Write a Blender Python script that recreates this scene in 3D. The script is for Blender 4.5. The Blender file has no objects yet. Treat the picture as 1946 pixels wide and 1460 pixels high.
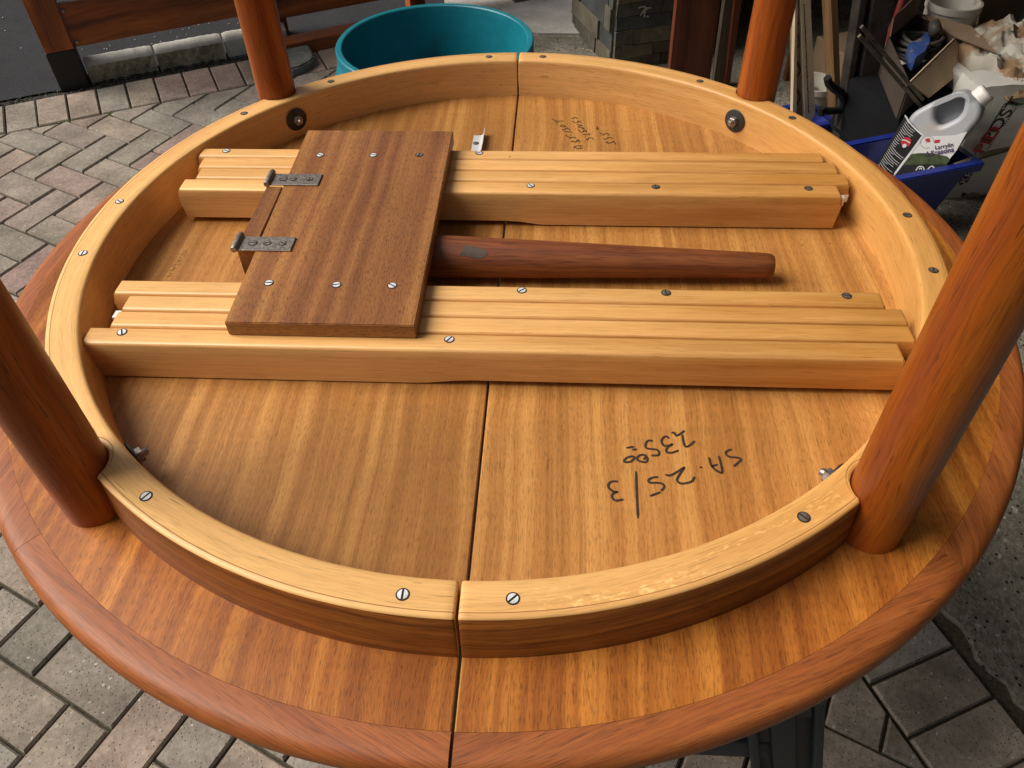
import bpy, bmesh, math, random
from mathutils import Vector, Matrix
random.seed(7)
R = math.radians
scn = bpy.context.scene
C = scn.collection

# ------------------------------------------------------------------ camera
CAM = Vector((0.0686, -0.7942, 0.6009)); PITCH, YAW, ROLL, FPX, PW, PH = 0.7938, -0.0736, -0.0296, 1495.35, 1946.0, 1460.0
_f = Vector((math.sin(YAW)*math.cos(PITCH), math.cos(YAW)*math.cos(PITCH), -math.sin(PITCH)))
_r0 = Vector((math.cos(YAW), -math.sin(YAW), 0)); _u0 = _r0.cross(_f)
RIGHT = math.cos(ROLL)*_r0 + math.sin(ROLL)*_u0; UPV = -math.sin(ROLL)*_r0 + math.cos(ROLL)*_u0; FWD = _f
cd = bpy.data.cameras.new('camera'); cam = bpy.data.objects.new('camera', cd); C.objects.link(cam)
cd.sensor_fit = 'HORIZONTAL'; cd.sensor_width = 36.0; cd.lens = FPX/PW*36.0; cd.clip_start = 0.02; cd.clip_end = 300
cam.matrix_world = Matrix(((RIGHT.x, UPV.x, -FWD.x, CAM.x), (RIGHT.y, UPV.y, -FWD.y, CAM.y), (RIGHT.z, UPV.z, -FWD.z, CAM.z), (0, 0, 0, 1)))
scn.camera = cam

# ------------------------------------------------------------------ sky, sun, exposure
SUN_EL, SUN_AZ = R(46), R(180)          # azimuth measured from +X towards +Y: light arrives from the left
w = bpy.data.worlds.new('World'); scn.world = w; w.use_nodes = True
nt = w.node_tree; bg = nt.nodes['Background']
sky = nt.nodes.new('ShaderNodeTexSky'); sky.sky_type = 'NISHITA'; sky.sun_disc = False
sky.sun_elevation = SUN_EL; sky.sun_rotation = math.pi/2 - SUN_AZ; sky.air_density = 1.0; sky.dust_density = 5.0; sky.ozone_density = 1.0
hs = nt.nodes.new('ShaderNodeHueSaturation'); hs.inputs['Saturation'].default_value = 0.25
nt.links.new(sky.outputs[0], hs.inputs['Color']); nt.links.new(hs.outputs[0], bg.inputs[0]); bg.inputs[1].default_value = 0.06
sl = bpy.data.lights.new('sun', 'SUN'); sl.energy = 4.1; sl.angle = R(44); sl.color = (1.0, 0.94, 0.85)
so = bpy.data.objects.new('sun', sl); C.objects.link(so)
sdir = Vector((math.cos(SUN_EL)*math.cos(SUN_AZ), math.cos(SUN_EL)*math.sin(SUN_AZ), math.sin(SUN_EL)))
so.rotation_euler = sdir.to_track_quat('Z', 'Y').to_euler(); so.location = sdir*8
vs = scn.view_settings; vs.view_transform = 'Standard'; vs.look = 'None'; vs.exposure = 0.12; vs.gamma = 1.0; vs.use_curve_mapping = False
scn.cycles.max_bounces = 8; scn.cycles.use_denoising = True

# ------------------------------------------------------------------ helpers
GH, GKX, GKY = 0.8334, -0.0308, 0.0446
def gz(x, y): return -GH + GKX*x + GKY*y
def G(x, y, d=0.0): return Vector((x, y, gz(x, y)+d))
def ray(px): return (FWD + RIGHT*((px[0]-PW/2)/FPX) - UPV*((px[1]-PH/2)/FPX))
def atz(px, z):
    d = ray(px); return CAM + d*((z-CAM.z)/d.z)
def atg(px, dz=0.0):
    d = ray(px); n = Vector((-GKX, -GKY, 1)); return CAM + d*((-GH+dz-CAM.dot(n))/d.dot(n))
def atpl(px, p, n):
    d = ray(px); n = Vector(n); return CAM + d*((Vector(p)-CAM).dot(n)/d.dot(n))

def tag(o, label, cat, group=None):
    o['label'] = label; o['category'] = cat
    if group: o['group'] = group
    return o
def thing(name, loc, label, cat, group=None):
    o = bpy.data.objects.new(name, None); C.objects.link(o); o.location = loc; o.empty_display_size = .05
    return tag(o, label, cat, group)
def link(name, me, mats, parent=None, smooth=False, kind=None):
    o = bpy.data.objects.new(name, me); C.objects.link(o)
    if not isinstance(mats, (list, tuple)): mats = [mats]
    if len(me.materials) == 0:
        for m in mats: me.materials.append(m)
    if smooth:
        for p in me.polygons: p.use_smooth = True
    if parent is not None:
        o.parent = parent
        if parent.parent is None and parent.type == 'EMPTY' or True:
            o.matrix_parent_inverse = Matrix.Identity(4)
    if kind: o['kind'] = kind
    return o
def wloc(o):
    v = Vector(o.location)
    while o.parent: o = o.parent; v += Vector(o.location)
    return v
def fin(name, bm, mats, parent=None, smooth=False, kind=None, auto=None):
    """bm in world coordinates -> object; coordinates made local to the parent chain (parents are never rotated)."""
    if parent is not None:
        off = wloc(parent)
        for v in bm.verts: v.co -= off
    bmesh.ops.recalc_face_normals(bm, faces=bm.faces)
    me = bpy.data.meshes.new(name); bm.to_mesh(me); bm.free()
    o = link(name, me, mats, parent, smooth or auto is not None, kind)
    if auto is not None:
        md_angle(me, auto)
    return o
def md_angle(me, ang):
    bm = bmesh.new(); bm.from_mesh(me)
    for e in bm.edges:
        if len(e.link_faces) == 2 and e.calc_face_angle(0) > R(ang): e.smooth = False
    bm.to_mesh(me); bm.free()

def uvbox(bm, axis=0, ang=0.0, org=(0, 0, 0)):
    """UV in metres, U along the grain axis (0,1,2) after rotating by ang about Z"""
    uv = bm.loops.layers.uv.verify()
    c, s = math.cos(ang), math.sin(ang); org = Vector(org)
    bm.normal_update()
    for f in bm.faces:
        n = f.normal; nl = Vector((n.x*c+n.y*s, -n.x*s+n.y*c, n.z))
        oth = [i for i in range(3) if i != axis]
        if abs(nl[axis]) > .8: ua, va = oth[0], oth[1]
        else:
            ua = axis; va = oth[0] if abs(nl[oth[1]]) >= abs(nl[oth[0]]) else oth[1]
        for l in f.loops:
            p = l.vert.co-org; q = Vector((p.x*c+p.y*s, -p.x*s+p.y*c, p.z))
            l[uv].uv = (q[ua], q[va]+(0.37 if va == 2 else 0))
def box_bm(lo, hi, bev=0.0, seg=2, bm=None):
    bm = bm or bmesh.new()
    r = bmesh.ops.create_cube(bm, size=1.0)
    lo, hi = Vector(lo), Vector(hi)
    for v in r['verts']: v.co = Vector((lo[i]+(v.co[i]+.5)*(hi[i]-lo[i]) for i in range(3)))
    if bev:
        es = list({e for v in r['verts'] for e in v.link_edges})
        bmesh.ops.bevel(bm, geom=es, offset=bev, segments=seg, profile=.5, affect='EDGES')
    return bm
def obox(o, ex, ey, ez, lx, ly, lz, bev=0.0, seg=2, bm=None, jit=0.0):
    """oriented box: corner o, unit axes ex,ey,ez, lengths"""
    bm = bm or bmesh.new()
    r = bmesh.ops.create_cube(bm, size=1.0); vs_ = r['verts']
    o, ex, ey, ez = Vector(o), Vector(ex), Vector(ey), Vector(ez)
    for v in vs_:
        a = v.co + Vector((.5, .5, .5)); v.co = o+ex*(a.x*lx)+ey*(a.y*ly)+ez*(a.z*lz)
        if jit: v.co += Vector((random.uniform(-jit, jit) for _ in range(3)))
    if bev:
        es = list({e for v in vs_ for e in v.link_edges})
        bmesh.ops.bevel(bm, geom=es, offset=bev, segments=seg, profile=.5, affect='EDGES')
    return bm
def prism_bm(pts, vec, bm=None):
    """planar outline pts (3D list) extruded by vec"""
    bm = bm or bmesh.new(); vec = Vector(vec)
    a = [bm.verts.new(Vector(p)) for p in pts]; b = [bm.verts.new(Vector(p)+vec) for p in pts]
    bm.faces.new(a); bm.faces.new(b[::-1]); n = len(a)
    for i in range(n): bm.faces.new((a[i], a[(i+1) % n], b[(i+1) % n], b[i]))
    return bm
def frame_of(d):
    d = Vector(d).normalized(); a = Vector((0, 0, 1)) if abs(d.z) < .9 else Vector((1, 0, 0))
    x = d.cross(a).normalized(); return x, d.cross(x).normalized(), d
def tube_bm(path, rad, n=12, bm=None, caps=True, closed=False):
    bm = bm or bmesh.new(); path = [Vector(p) for p in path]; m = len(path)
    rads = rad if isinstance(rad, (list, tuple)) else [rad]*m
    uv = bm.loops.layers.uv.verify(); rings = []; us = []; L = 0; px_ = None
    for i, p in enumerate(path):
        if closed: d = path[(i+1) % m]-path[i-1]
        else: d = path[min(i+1, m-1)]-path[max(i-1, 0)]
        if px_ is None: x, y, d = frame_of(d)
        else:
            d = d.normalized(); x = (px_-d*px_.dot(d)).normalized(); y = d.cross(x)
        px_ = x
        if i: L += (p-path[i-1]).length
        us.append(L)
        rings.append([bm.verts.new(p+(x*math.cos(2*math.pi*k/n)+y*math.sin(2*math.pi*k/n))*rads[i]) for k in range(n)])
    for i in range(m if closed else m-1):
        j = (i+1) % m
        for k in range(n):
            k2 = (k+1) % n
            f = bm.faces.new((rings[i][k], rings[i][k2], rings[j][k2], rings[j][k]))
            va = 2*math.pi*max(max(rads), .001)/n
            for l, (uu, vv) in zip(f.loops, ((us[i], k*va), (us[i], (k+1)*va), (us[j] if j else L, (k+1)*va), (us[j] if j else L, k*va))): l[uv].uv = (uu, vv)
    if caps and not closed:
        bm.faces.new(rings[0][::-1]); bm.faces.new(rings[-1])
    return bm
def lathe_bm(prof, c, n=48, bm=None, a0=0, a1=2*math.pi, sx=1, sy=1, ang=0):
    bm = bm or bmesh.new(); c = Vector(c); full = abs(a1-a0-2*math.pi) < 1e-6
    m = n if full else n+1; cols = []
    ca, sa = math.cos(ang), math.sin(ang)
    for k in range(m):
        t = a0+(a1-a0)*k/n
        col = []
        for r_, z in prof:
            x, y = r_*math.cos(t)*sx, r_*math.sin(t)*sy
            col.append(bm.verts.new(c+Vector((x*ca-y*sa, x*sa+y*ca, z))))
        cols.append(col)
    for k in range(n):
        A, B = cols[k], cols[(k+1) % m]
        for i in range(len(prof)-1): bm.faces.new((A[i], B[i], B[i+1], A[i+1]))
    return bm
def ribbon_bm(pts, wd, nrm=Vector((0, 0, 1)), bm=None):
    """flat pen stroke with round-ish ends"""
    bm = bm or bmesh.new(); pts = [Vector(p) for p in pts]
    # smooth by Catmull-Rom
    q = []
    for i in range(len(pts)-1):
        p0, p1, p2, p3 = pts[max(i-1, 0)], pts[i], pts[i+1], pts[min(i+2, len(pts)-1)]
        for s in range(4):
            t = s/4; q.append(.5*((2*p1)+(-p0+p2)*t+(2*p0-5*p1+4*p2-p3)*t*t+(-p0+3*p1-3*p2+p3)*t**3))
    q.append(pts[-1]); L, Rr = [], []
    for i, p in enumerate(q):
        d = (q[min(i+1, len(q)-1)]-q[max(i-1, 0)])
        d = d.normalized() if d.length > 1e-9 else Vector((1, 0, 0)); s = nrm.cross(d)*wd/2
        if i in (0, len(q)-1): s *= .6
        L.append(bm.verts.new(p+s)); Rr.append(bm.verts.new(p-s))
    for i in range(len(q)-1):
        bm.faces.new((L[i], Rr[i], Rr[i+1], L[i+1]))
    return bm
def text_obj(s, name, mat, parent, org, ux, uy, size, off=0.0006, bold=0.0):
    cu = bpy.data.curves.new('t', 'FONT'); cu.body = s; cu.size = size; cu.offset = bold
    to = bpy.data.objects.new('t', cu); C.objects.link(to); dg = bpy.context.evaluated_depsgraph_get(); dg.update()
    me = bpy.data.meshes.new_from_object(to.evaluated_get(dg)); bpy.data.objects.remove(to)
    ux, uy = Vector(ux).normalized(), Vector(uy).normalized(); nz = ux.cross(uy); o = Vector(org)+nz*off
    if parent is not None: o = o-wloc(parent)
    for v in me.vertices: v.co = o+ux*v.co.x+uy*v.co.y
    me.materials.clear(); return link(name, me, mat, parent)

# ------------------------------------------------------------------ materials
def newmat(name, rough=.5, spec=.5, metal=0.0):
    m = bpy.data.materials.new(name); m.use_nodes = True; t = m.node_tree; b = t.nodes['Principled BSDF']
    b.inputs['Roughness'].default_value = rough; b.inputs['Specular IOR Level'].default_value = spec; b.inputs['Metallic'].default_value = metal
    return m, t, b
def N(t, typ, **kw):
    n = t.nodes.new('ShaderNode'+typ)
    for k, v in kw.items():
        if k in n.bl_rna.properties.keys(): setattr(n, k, v)
        else: n.inputs[k].default_value = v
    return n
def ramp(t, src, stops):
    r = t.nodes.new('ShaderNodeValToRGB'); el = r.color_ramp.elements
    while len(el) < len(stops): el.new(.5)
    for e, (p, c) in zip(el, stops):
        e.position = p; e.color = (*c, 1) if isinstance(c, tuple) else (c, c, c, 1)
    t.links.new(src, r.inputs[0]); return r.outputs[0]
def mul(t, a, b, fac=1.0, mode='MULTIPLY'):
    m = t.nodes.new('ShaderNodeMix'); m.data_type = 'RGBA'; m.blend_type = mode; m.inputs[0].default_value = fac
    for s, i in ((a, 6), (b, 7)):
        if isinstance(s, tuple): m.inputs[i].default_value = (*s, 1)
        else: t.links.new(s, m.inputs[i])
    return m.outputs[2], m
def wood(name, light, mid, dark, band=(1.2, 38), contrast=(.36, .64), rough=.42, fleck=.5, pore=(45, 700), blotch=.25, fine=.35, bump=.06, warp=.012, streaky=0.0, coat=0.0, d1=3.0, dash=.0, age=.0, specks=.13, ripple=0.0):
    m, t, b = newmat(name, rough, .4)
    b.inputs['Coat Weight'].default_value = coat; b.inputs['Coat Roughness'].default_value = .25
    tc = N(t, 'TexCoord'); oi = N(t, 'ObjectInfo')
    rnd = N(t, 'Math', operation='MULTIPLY'); t.links.new(oi.outputs['Random'], rnd.inputs[0]); rnd.inputs[1].default_value = 37.0
    # gentle warp of the grain
    wn = N(t, 'TexNoise', Scale=5.0, Detail=2.0); t.links.new(tc.outputs['UV'], wn.inputs['Vector'])
    ws = N(t, 'VectorMath', operation='SUBTRACT'); t.links.new(wn.outputs['Color'], ws.inputs[0]); ws.inputs[1].default_value = (.5, .5, .5)
    wm = N(t, 'VectorMath', operation='MULTIPLY'); t.links.new(ws.outputs[0], wm.inputs[0]); wm.inputs[1].default_value = (0, warp*2, 0)
    add = N(t, 'VectorMath', operation='ADD'); t.links.new(tc.outputs['UV'], add.inputs[0]); t.links.new(wm.outputs[0], add.inputs[1])
    cx = N(t, 'CombineXYZ'); t.links.new(rnd.outputs[0], cx.inputs[2])
    def noise(su, sv, detail, rough_=.55, zoff=0.0):
        mp = N(t, 'VectorMath', operation='MULTIPLY'); t.links.new(add.outputs[0], mp.inputs[0]); mp.inputs[1].default_value = (su, sv, 0)
        ad = N(t, 'VectorMath', operation='ADD'); t.links.new(mp.outputs[0], ad.inputs[0]); t.links.new(cx.outputs[0], ad.inputs[1])
        ad2 = N(t, 'VectorMath', operation='ADD'); t.links.new(ad.outputs[0], ad2.inputs[0]); ad2.inputs[1].default_value = (0, 0, zoff)
        n = N(t, 'TexNoise', Scale=1.0, Detail=detail, Roughness=rough_); t.links.new(ad2.outputs[0], n.inputs['Vector']); return n.outputs['Fac']
    n1 = noise(band[0], band[1], d1, .55)
    col = ramp(t, n1, [(contrast[0], dark), ((contrast[0]+contrast[1])/2, mid), (contrast[1], light)])
    n2 = noise(6, 420, 2.0, .6, 3.3)
    col, _ = mul(t, col, ramp(t, n2, [(.3, 1-fine), (.62, 1.06)]))
    n3 = noise(3.0, 6.0, 3.0, .5, 7.1)
    col, _ = mul(t, col, ramp(t, n3, [(.3, 1-blotch), (.7, 1.08)]))
    n4 = noise(pore[0], pore[1], 1.0, .5, 11.0)
    col, _ = mul(t, col, ramp(t, n4, [(.33, 1-fleck), (.47, 1.0)]))
    if dash:
        n5 = noise(38, 420, 0.0, .5, 15.0)
        col, _ = mul(t, col, ramp(t, n5, [(.19, 1-dash), (.23, 1.0)]))
    if ripple:
        n9 = noise(120, 16, 1.0, .5, 33.0); col, _ = mul(t, col, ramp(t, n9, [(.3, 1-ripple), (.7, 1+ripple*.6)]))
    if specks:
        vo = N(t, 'TexVoronoi', Scale=1.0); vm = N(t, 'VectorMath', operation='MULTIPLY'); t.links.new(tc.outputs['UV'], vm.inputs[0]); vm.inputs[1].default_value = (38, 55, 0); va_ = N(t, 'VectorMath', operation='ADD'); t.links.new(vm.outputs[0], va_.inputs[0]); t.links.new(cx.outputs[0], va_.inputs[1]); t.links.new(va_.outputs[0], vo.inputs['Vector'])
        r1 = ramp(t, vo.outputs['Distance'], [(.045, 0.0), (.075, 1.0)]); sel = ramp(t, vo.outputs['Color'], [(specks, 0.0), (specks+.01, 1.0)])
        mx_ = N(t, 'Math', operation='MAXIMUM'); t.links.new(r1, mx_.inputs[0]); t.links.new(sel, mx_.inputs[1]); col, _ = mul(t, col, ramp(t, mx_.outputs[0], [(0, .3), (1, 1.0)]))
    if streaky:
        n6 = noise(150, 330, 1.0, .6, 19.0)
        n7 = noise(9, 60, 2.0, .5, 29.0); pf_ = ramp(t, n7, [(.42, 0.0), (.62, 1.0)])
        st_ = ramp(t, n6, [(.5, (1, 1, 1)), (.68, (1+streaky, 1+streaky*1.1, 1+streaky*1.5))])
        mo_, nd_ = mul(t, (1.0, 1.0, 1.0), st_, 1.0, 'MIX'); t.links.new(pf_, nd_.inputs[0]); col, _ = mul(t, col, mo_)
    if age:   # darkened varnish and painted-in dark garage reflection towards the right-hand end, ragged edge
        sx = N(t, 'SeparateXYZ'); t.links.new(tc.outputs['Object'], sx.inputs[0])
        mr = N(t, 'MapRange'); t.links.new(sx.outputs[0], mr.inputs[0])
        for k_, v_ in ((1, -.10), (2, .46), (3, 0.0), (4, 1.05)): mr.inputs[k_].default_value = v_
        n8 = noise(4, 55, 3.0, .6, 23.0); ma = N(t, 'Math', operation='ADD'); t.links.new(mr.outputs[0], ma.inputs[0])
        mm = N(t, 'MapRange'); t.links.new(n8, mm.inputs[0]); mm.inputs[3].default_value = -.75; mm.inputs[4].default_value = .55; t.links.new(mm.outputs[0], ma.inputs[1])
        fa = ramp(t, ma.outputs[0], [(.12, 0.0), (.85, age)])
        aged_shaded, _ = mul(t, col, (.68, .56, .36)); mo, node = mul(t, col, aged_shaded, 1.0, 'MIX'); t.links.new(fa, node.inputs[0]); col = mo
    t.links.new(col, b.inputs['Base Color'])
    bp = N(t, 'Bump', Strength=bump*2.2, Distance=.0007); t.links.new(n4, bp.inputs['Height']); t.links.new(bp.outputs[0], b.inputs['Normal'])
    rr = N(t, 'MapRange'); t.links.new(n3, rr.inputs[0]); rr.inputs[3].default_value = rough-.07; rr.inputs[4].default_value = rough+.1; t.links.new(rr.outputs[0], b.inputs['Roughness'])
    return m
def rock(name, c1, c2, scale=60, rough=.9, bump=.4, speck=None, dark=None, randcols=None, objco=True, big=.25, bumpd=.003):
    m, t, b = newmat(name, rough, .25)
    tc = N(t, 'TexCoord'); src = tc.outputs['Object'] if objco else tc.outputs['Generated']
    oi = N(t, 'ObjectInfo'); sc = N(t, 'Math', operation='MULTIPLY'); t.links.new(oi.outputs['Random'], sc.inputs[0]); sc.inputs[1].default_value = 91.0
    cx = N(t, 'CombineXYZ'); t.links.new(sc.outputs[0], cx.inputs[0]); ad = N(t, 'VectorMath', operation='ADD'); t.links.new(src, ad.inputs[0]); t.links.new(cx.outputs[0], ad.inputs[1])
    def nz(s, d, r_=.6):
        n = N(t, 'TexNoise', Scale=s, Detail=d, Roughness=r_); t.links.new(ad.outputs[0], n.inputs['Vector']); return n.outputs['Fac']
    a = nz(scale, 5.0, .7)
    if randcols:
        rc = t.nodes.new('ShaderNodeValToRGB'); el = rc.color_ramp.elements; rc.color_ramp.interpolation = 'LINEAR'
        while len(el) < len(randcols): el.new(.5)
        for i, (e, c) in enumerate(zip(el, randcols)): e.position = i/(len(randcols)-1); e.color = (*c, 1)
        t.links.new(oi.outputs['Random'], rc.inputs[0])
        col, _ = mul(t, rc.outputs[0], ramp(t, a, [(.3, .72), (.7, 1.22)]))
    else: col = ramp(t, a, [(.3, c1), (.7, c2)])
    g = nz(7, 3.0); col, _ = mul(t, col, ramp(t, g, [(.3, 1-big), (.7, 1+big*.6)]))
    hgt = a
    if speck:
        v = N(t, 'TexVoronoi', Scale=speck[0]); t.links.new(ad.outputs[0], v.inputs['Vector'])
        r1 = ramp(t, v.outputs['Color'], [(speck[1], 0.0), (speck[1]+.05, 1.0)])
        m1, node = mul(t, col, speck[2], 1.0, 'MIX'); t.links.new(r1, node.inputs[0]); col = m1
    if dark:
        v = N(t, 'TexVoronoi', Scale=dark[0]); t.links.new(ad.outputs[0], v.inputs['Vector'])
        r1 = ramp(t, v.outputs['Distance'], [(dark[1], 0.0), (dark[1]+.12, 1.0)])
        sel = ramp(t, v.outputs['Color'], [(dark[2], 1.0), (dark[2]+.02, 0.0)])
        mx = N(t, 'Math', operation='MAXIMUM'); t.links.new(r1, mx.inputs[0]); t.links.new(sel, mx.inputs[1])
        col, _ = mul(t, col, ramp(t, mx.outputs[0], [(0, .12), (1, 1.0)]))
        h2 = N(t, 'Math', operation='MULTIPLY'); t.links.new(a, h2.inputs[0]); t.links.new(mx.outputs[0], h2.inputs[1]); hgt = h2.outputs[0]
    t.links.new(col, b.inputs['Base Color'])
    bp = N(t, 'Bump', Strength=bump, Distance=bumpd); t.links.new(hgt, bp.inputs['Height']); t.links.new(bp.outputs[0], b.inputs['Normal'])
    return m
def plain(name, c, rough=.5, metal=0.0, var=.15, scale=20, bump=0.0, spec=.5, stain=None, trans=0.0):
    m, t, b = newmat(name, rough, spec, metal)
    tc = N(t, 'TexCoord'); n = N(t, 'TexNoise', Scale=scale, Detail=4.0, Roughness=.65); t.links.new(tc.outputs['Object'], n.inputs['Vector'])
    col = ramp(t, n.outputs['Fac'], [(.3, tuple(x*(1-var) for x in c)), (.7, tuple(min(1, x*(1+var)) for x in c))])
    if stain:
        n2 = N(t, 'TexNoise', Scale=stain[0], Detail=5.0, Roughness=.6); t.links.new(tc.outputs['Object'], n2.inputs['Vector'])
        f = ramp(t, n2.outputs['Fac'], [(stain[1], 0.0), (stain[1]+stain[2], 1.0)])
        mo, node = mul(t, col, stain[3], 1.0, 'MIX'); t.links.new(f, node.inputs[0]); col = mo
    t.links.new(col, b.inputs['Base Color'])
    rr = N(t, 'MapRange'); t.links.new(n.outputs['Fac'], rr.inputs[0]); rr.inputs[3].default_value = max(.05, rough-.1); rr.inputs[4].default_value = min(1, rough+.12); t.links.new(rr.outputs[0], b.inputs['Roughness'])
    if bump:
        bp = N(t, 'Bump', Strength=bump, Distance=.002); t.links.new(n.outputs['Fac'], bp.inputs['Height']); t.links.new(bp.outputs[0], b.inputs['Normal'])
    if trans:
        b.inputs['Transmission Weight'].default_value = trans
    return m

M = {}
M['veneer'] = wood('ribbon_veneer', (.55, .262, .070), (.45, .195, .048), (.375, .155, .036), band=(.5, 66), contrast=(.34, .66), d1=1.3, fleck=.28, pore=(140, 1000), fine=.17, blotch=.15, rough=.42, warp=.010, dash=.2, ripple=.045)
M['veneer_out'] = wood('oiled_veneer', (.54, .196, .030), (.40, .126, .018), (.295, .084, .012), band=(.5, 66), contrast=(.34, .66), d1=1.4, fleck=.36, pore=(140, 1000), fine=.18, blotch=.18, rough=.38, warp=.010, dash=.3, ripple=.06)
M['board'] = wood('ribbon_board', (.40, .175, .048), (.275, .105, .033), (.175, .058, .021), band=(.6, 34), contrast=(.36, .64), d1=1.5, fleck=.45, pore=(150, 900), fine=.2, blotch=.2, rough=.42, warp=.007, dash=.2, ripple=.04)
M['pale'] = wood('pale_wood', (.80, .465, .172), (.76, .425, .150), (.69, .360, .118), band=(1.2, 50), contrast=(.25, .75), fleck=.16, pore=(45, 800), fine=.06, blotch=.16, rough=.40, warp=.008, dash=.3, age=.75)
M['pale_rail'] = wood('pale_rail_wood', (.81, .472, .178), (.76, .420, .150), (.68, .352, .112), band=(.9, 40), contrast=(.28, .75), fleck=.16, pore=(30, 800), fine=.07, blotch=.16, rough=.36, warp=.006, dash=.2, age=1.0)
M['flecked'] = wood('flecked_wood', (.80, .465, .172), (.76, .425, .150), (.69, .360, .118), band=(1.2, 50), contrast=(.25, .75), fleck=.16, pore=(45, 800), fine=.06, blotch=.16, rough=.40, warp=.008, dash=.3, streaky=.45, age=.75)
M['apron'] = wood('apron_veneer', (.34, .110, .017), (.24, .070, .010), (.14, .036, .005), band=(1.0, 110), contrast=(.3, .7), fleck=.45, pore=(40, 900), fine=.25, blotch=.2, rough=.4)
M['lip'] = wood('teak_lipping', (.43, .135, .030), (.33, .092, .020), (.235, .058, .013), band=(1.0, 70), contrast=(.25, .75), d1=2.0, fleck=.36, pore=(50, 1000), fine=.2, blotch=.18, rough=.5, warp=.012, dash=.35)
M['leg'] = wood('teak_leg', (.43, .112, .008), (.33, .074, .005), (.23, .044, .004), band=(.7, 40), contrast=(.3, .7), d1=1.6, fleck=.32, pore=(26, 700), fine=.14, blotch=.34, rough=.36, coat=.12, dash=.5)
M['spare'] = wood('dark_teak_leg', (.46, .165, .046), (.33, .102, .030), (.17, .045, .016), band=(1.5, 34), contrast=(.32, .68), d1=2.0, fleck=.45, pore=(30, 700), fine=.2, blotch=.5, rough=.42, dash=.4)
M['knot'] = plain('knot_filler', (.07, .046, .032), .6, var=.35, scale=60)
M['glue'] = plain('glue_line', (.30, .13, .035), .6)
M['mark'] = plain('scribed_mark', (.10, .045, .018), .7)
M['ink'] = plain('ink', (.035, .022, .014), .5, var=.3, scale=300)
M['pencil'] = plain('pencil', (.20, .10, .04), .6, var=.3)
M['steel'] = plain('zinc_steel', (.80, .81, .82), .42, .45, var=.2, scale=400)
M['dsteel'] = plain('old_steel', (.33, .29, .26), .42, .85, var=.5, scale=350, bump=.1)
M['hole'] = plain('recess_shade', (.03, .017, .008), .9)
M['washer'] = plain('black_washer', (.035, .035, .035), .4, .3)
M['alu'] = plain('aluminium', (.88, .89, .90), .38, .55, var=.06)
M['white'] = plain('white_nylon', (.82, .80, .76), .4, var=.04)
M['paver'] = rock('paver_concrete', None, None, 90, bump=.55, randcols=[(.315, .235, .19), (.285, .24, .19), (.25, .222, .18), (.33, .232, .20), (.26, .235, .198), (.295, .242, .198)], speck=(240, .90, (.42, .39, .35)), dark=(150, .10, .04), big=.40)
M['joint'] = rock('joint_sand', (.030, .026, .018), (.11, .095, .06), 130, bump=.7)
M['asphalt'] = rock('asphalt', (.012, .012, .014), (.040, .040, .044), 190, bump=.6, big=.2)
M['dirt'] = rock('dirt', (.025, .022, .017), (.10, .09, .075), 120, bump=.9, speck=(170, .9, (.25, .24, .21)), bumpd=.01)
M['slab'] = rock('exposed_aggregate', (.13, .115, .085), (.33, .30, .235), 75, bump=1.0, dark=(58, .10, .14), speck=(120, .88, (.42, .39, .33)), big=.4, bumpd=.010)
M['kerb'] = rock('split_kerb', (.22, .18, .115), (.50, .44, .33), 55, bump=1.0, bumpd=.012)
M['kerbtop'] = rock('kerb_top', (.38, .365, .33), (.52, .50, .46), 80, bump=.3)
M['stone'] = rock('grey_stone', (.10, .10, .09), (.20, .20, .185), 40, bump=.6)
M['fence'] = wood('stained_fence', (.56, .155, .026), (.40, .098, .017), (.18, .040, .008), band=(.8, 22), contrast=(.3, .68), fleck=.3, pore=(10, 200), fine=.25, blotch=.5, rough=.5, warp=.03)
M['tar'] = plain('black_post_base', (.006, .006, .006), .6, var=.4)
M['teal'] = plain('teal_plastic', (.005, .165, .215), .42, var=.12, scale=14, stain=(6, .58, .16, (.012, .08, .095)))
M['slate'] = rock('slate_tile', None, None, 35, rough=.6, bump=.5, randcols=[(.12, .12, .10), (.17, .14, .09), (.085, .092, .096), (.20, .17, .115), (.07, .075, .078)], big=.35)
M['mortar'] = rock('mortar', (.17, .145, .10), (.27, .24, .18), 120, bump=.4)
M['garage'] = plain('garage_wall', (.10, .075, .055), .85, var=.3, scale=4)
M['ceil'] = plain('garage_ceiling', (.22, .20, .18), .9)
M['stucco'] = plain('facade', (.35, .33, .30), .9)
M['redboard'] = wood('redwood_board', (.17, .045, .018), (.12, .030, .012), (.075, .018, .008), band=(.6, 30), contrast=(.3, .7), fleck=.2, pore=(15, 300), fine=.2, blotch=.3, rough=.5)
M['oldplank'] = wood('weathered_plank', (.20, .17, .115), (.135, .11, .07), (.07, .055, .035), band=(.8, 50), contrast=(.3, .7), fleck=.3, pore=(15, 300), rough=.8)
M['pine'] = wood('raw_pine', (.66, .55, .38), (.60, .48, .32), (.48, .36, .22), band=(.9, 40), contrast=(.25, .75), fleck=.15, pore=(15, 300), fine=.15, blotch=.1, rough=.7)
M['tan'] = wood('tan_pine', (.46, .31, .20), (.41, .27, .165), (.33, .20, .115), band=(.9, 40), contrast=(.25, .75), fleck=.15, pore=(15, 300), rough=.7)
M['stick'] = wood('timber_stick', (.38, .22, .10), (.30, .16, .065), (.19, .09, .035), band=(.9, 40), contrast=(.25, .75), fleck=.2, pore=(15, 300), rough=.65)
M['channel'] = plain('dark_steel_channel', (.075, .062, .055), .45, .6, var=.45, scale=18)
M['redpipe'] = plain('red_pole', (.24, .035, .03), .5, var=.25, scale=60)
M['card'] = plain('cardboard', (.58, .42, .27), .85, var=.08, scale=10)
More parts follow.
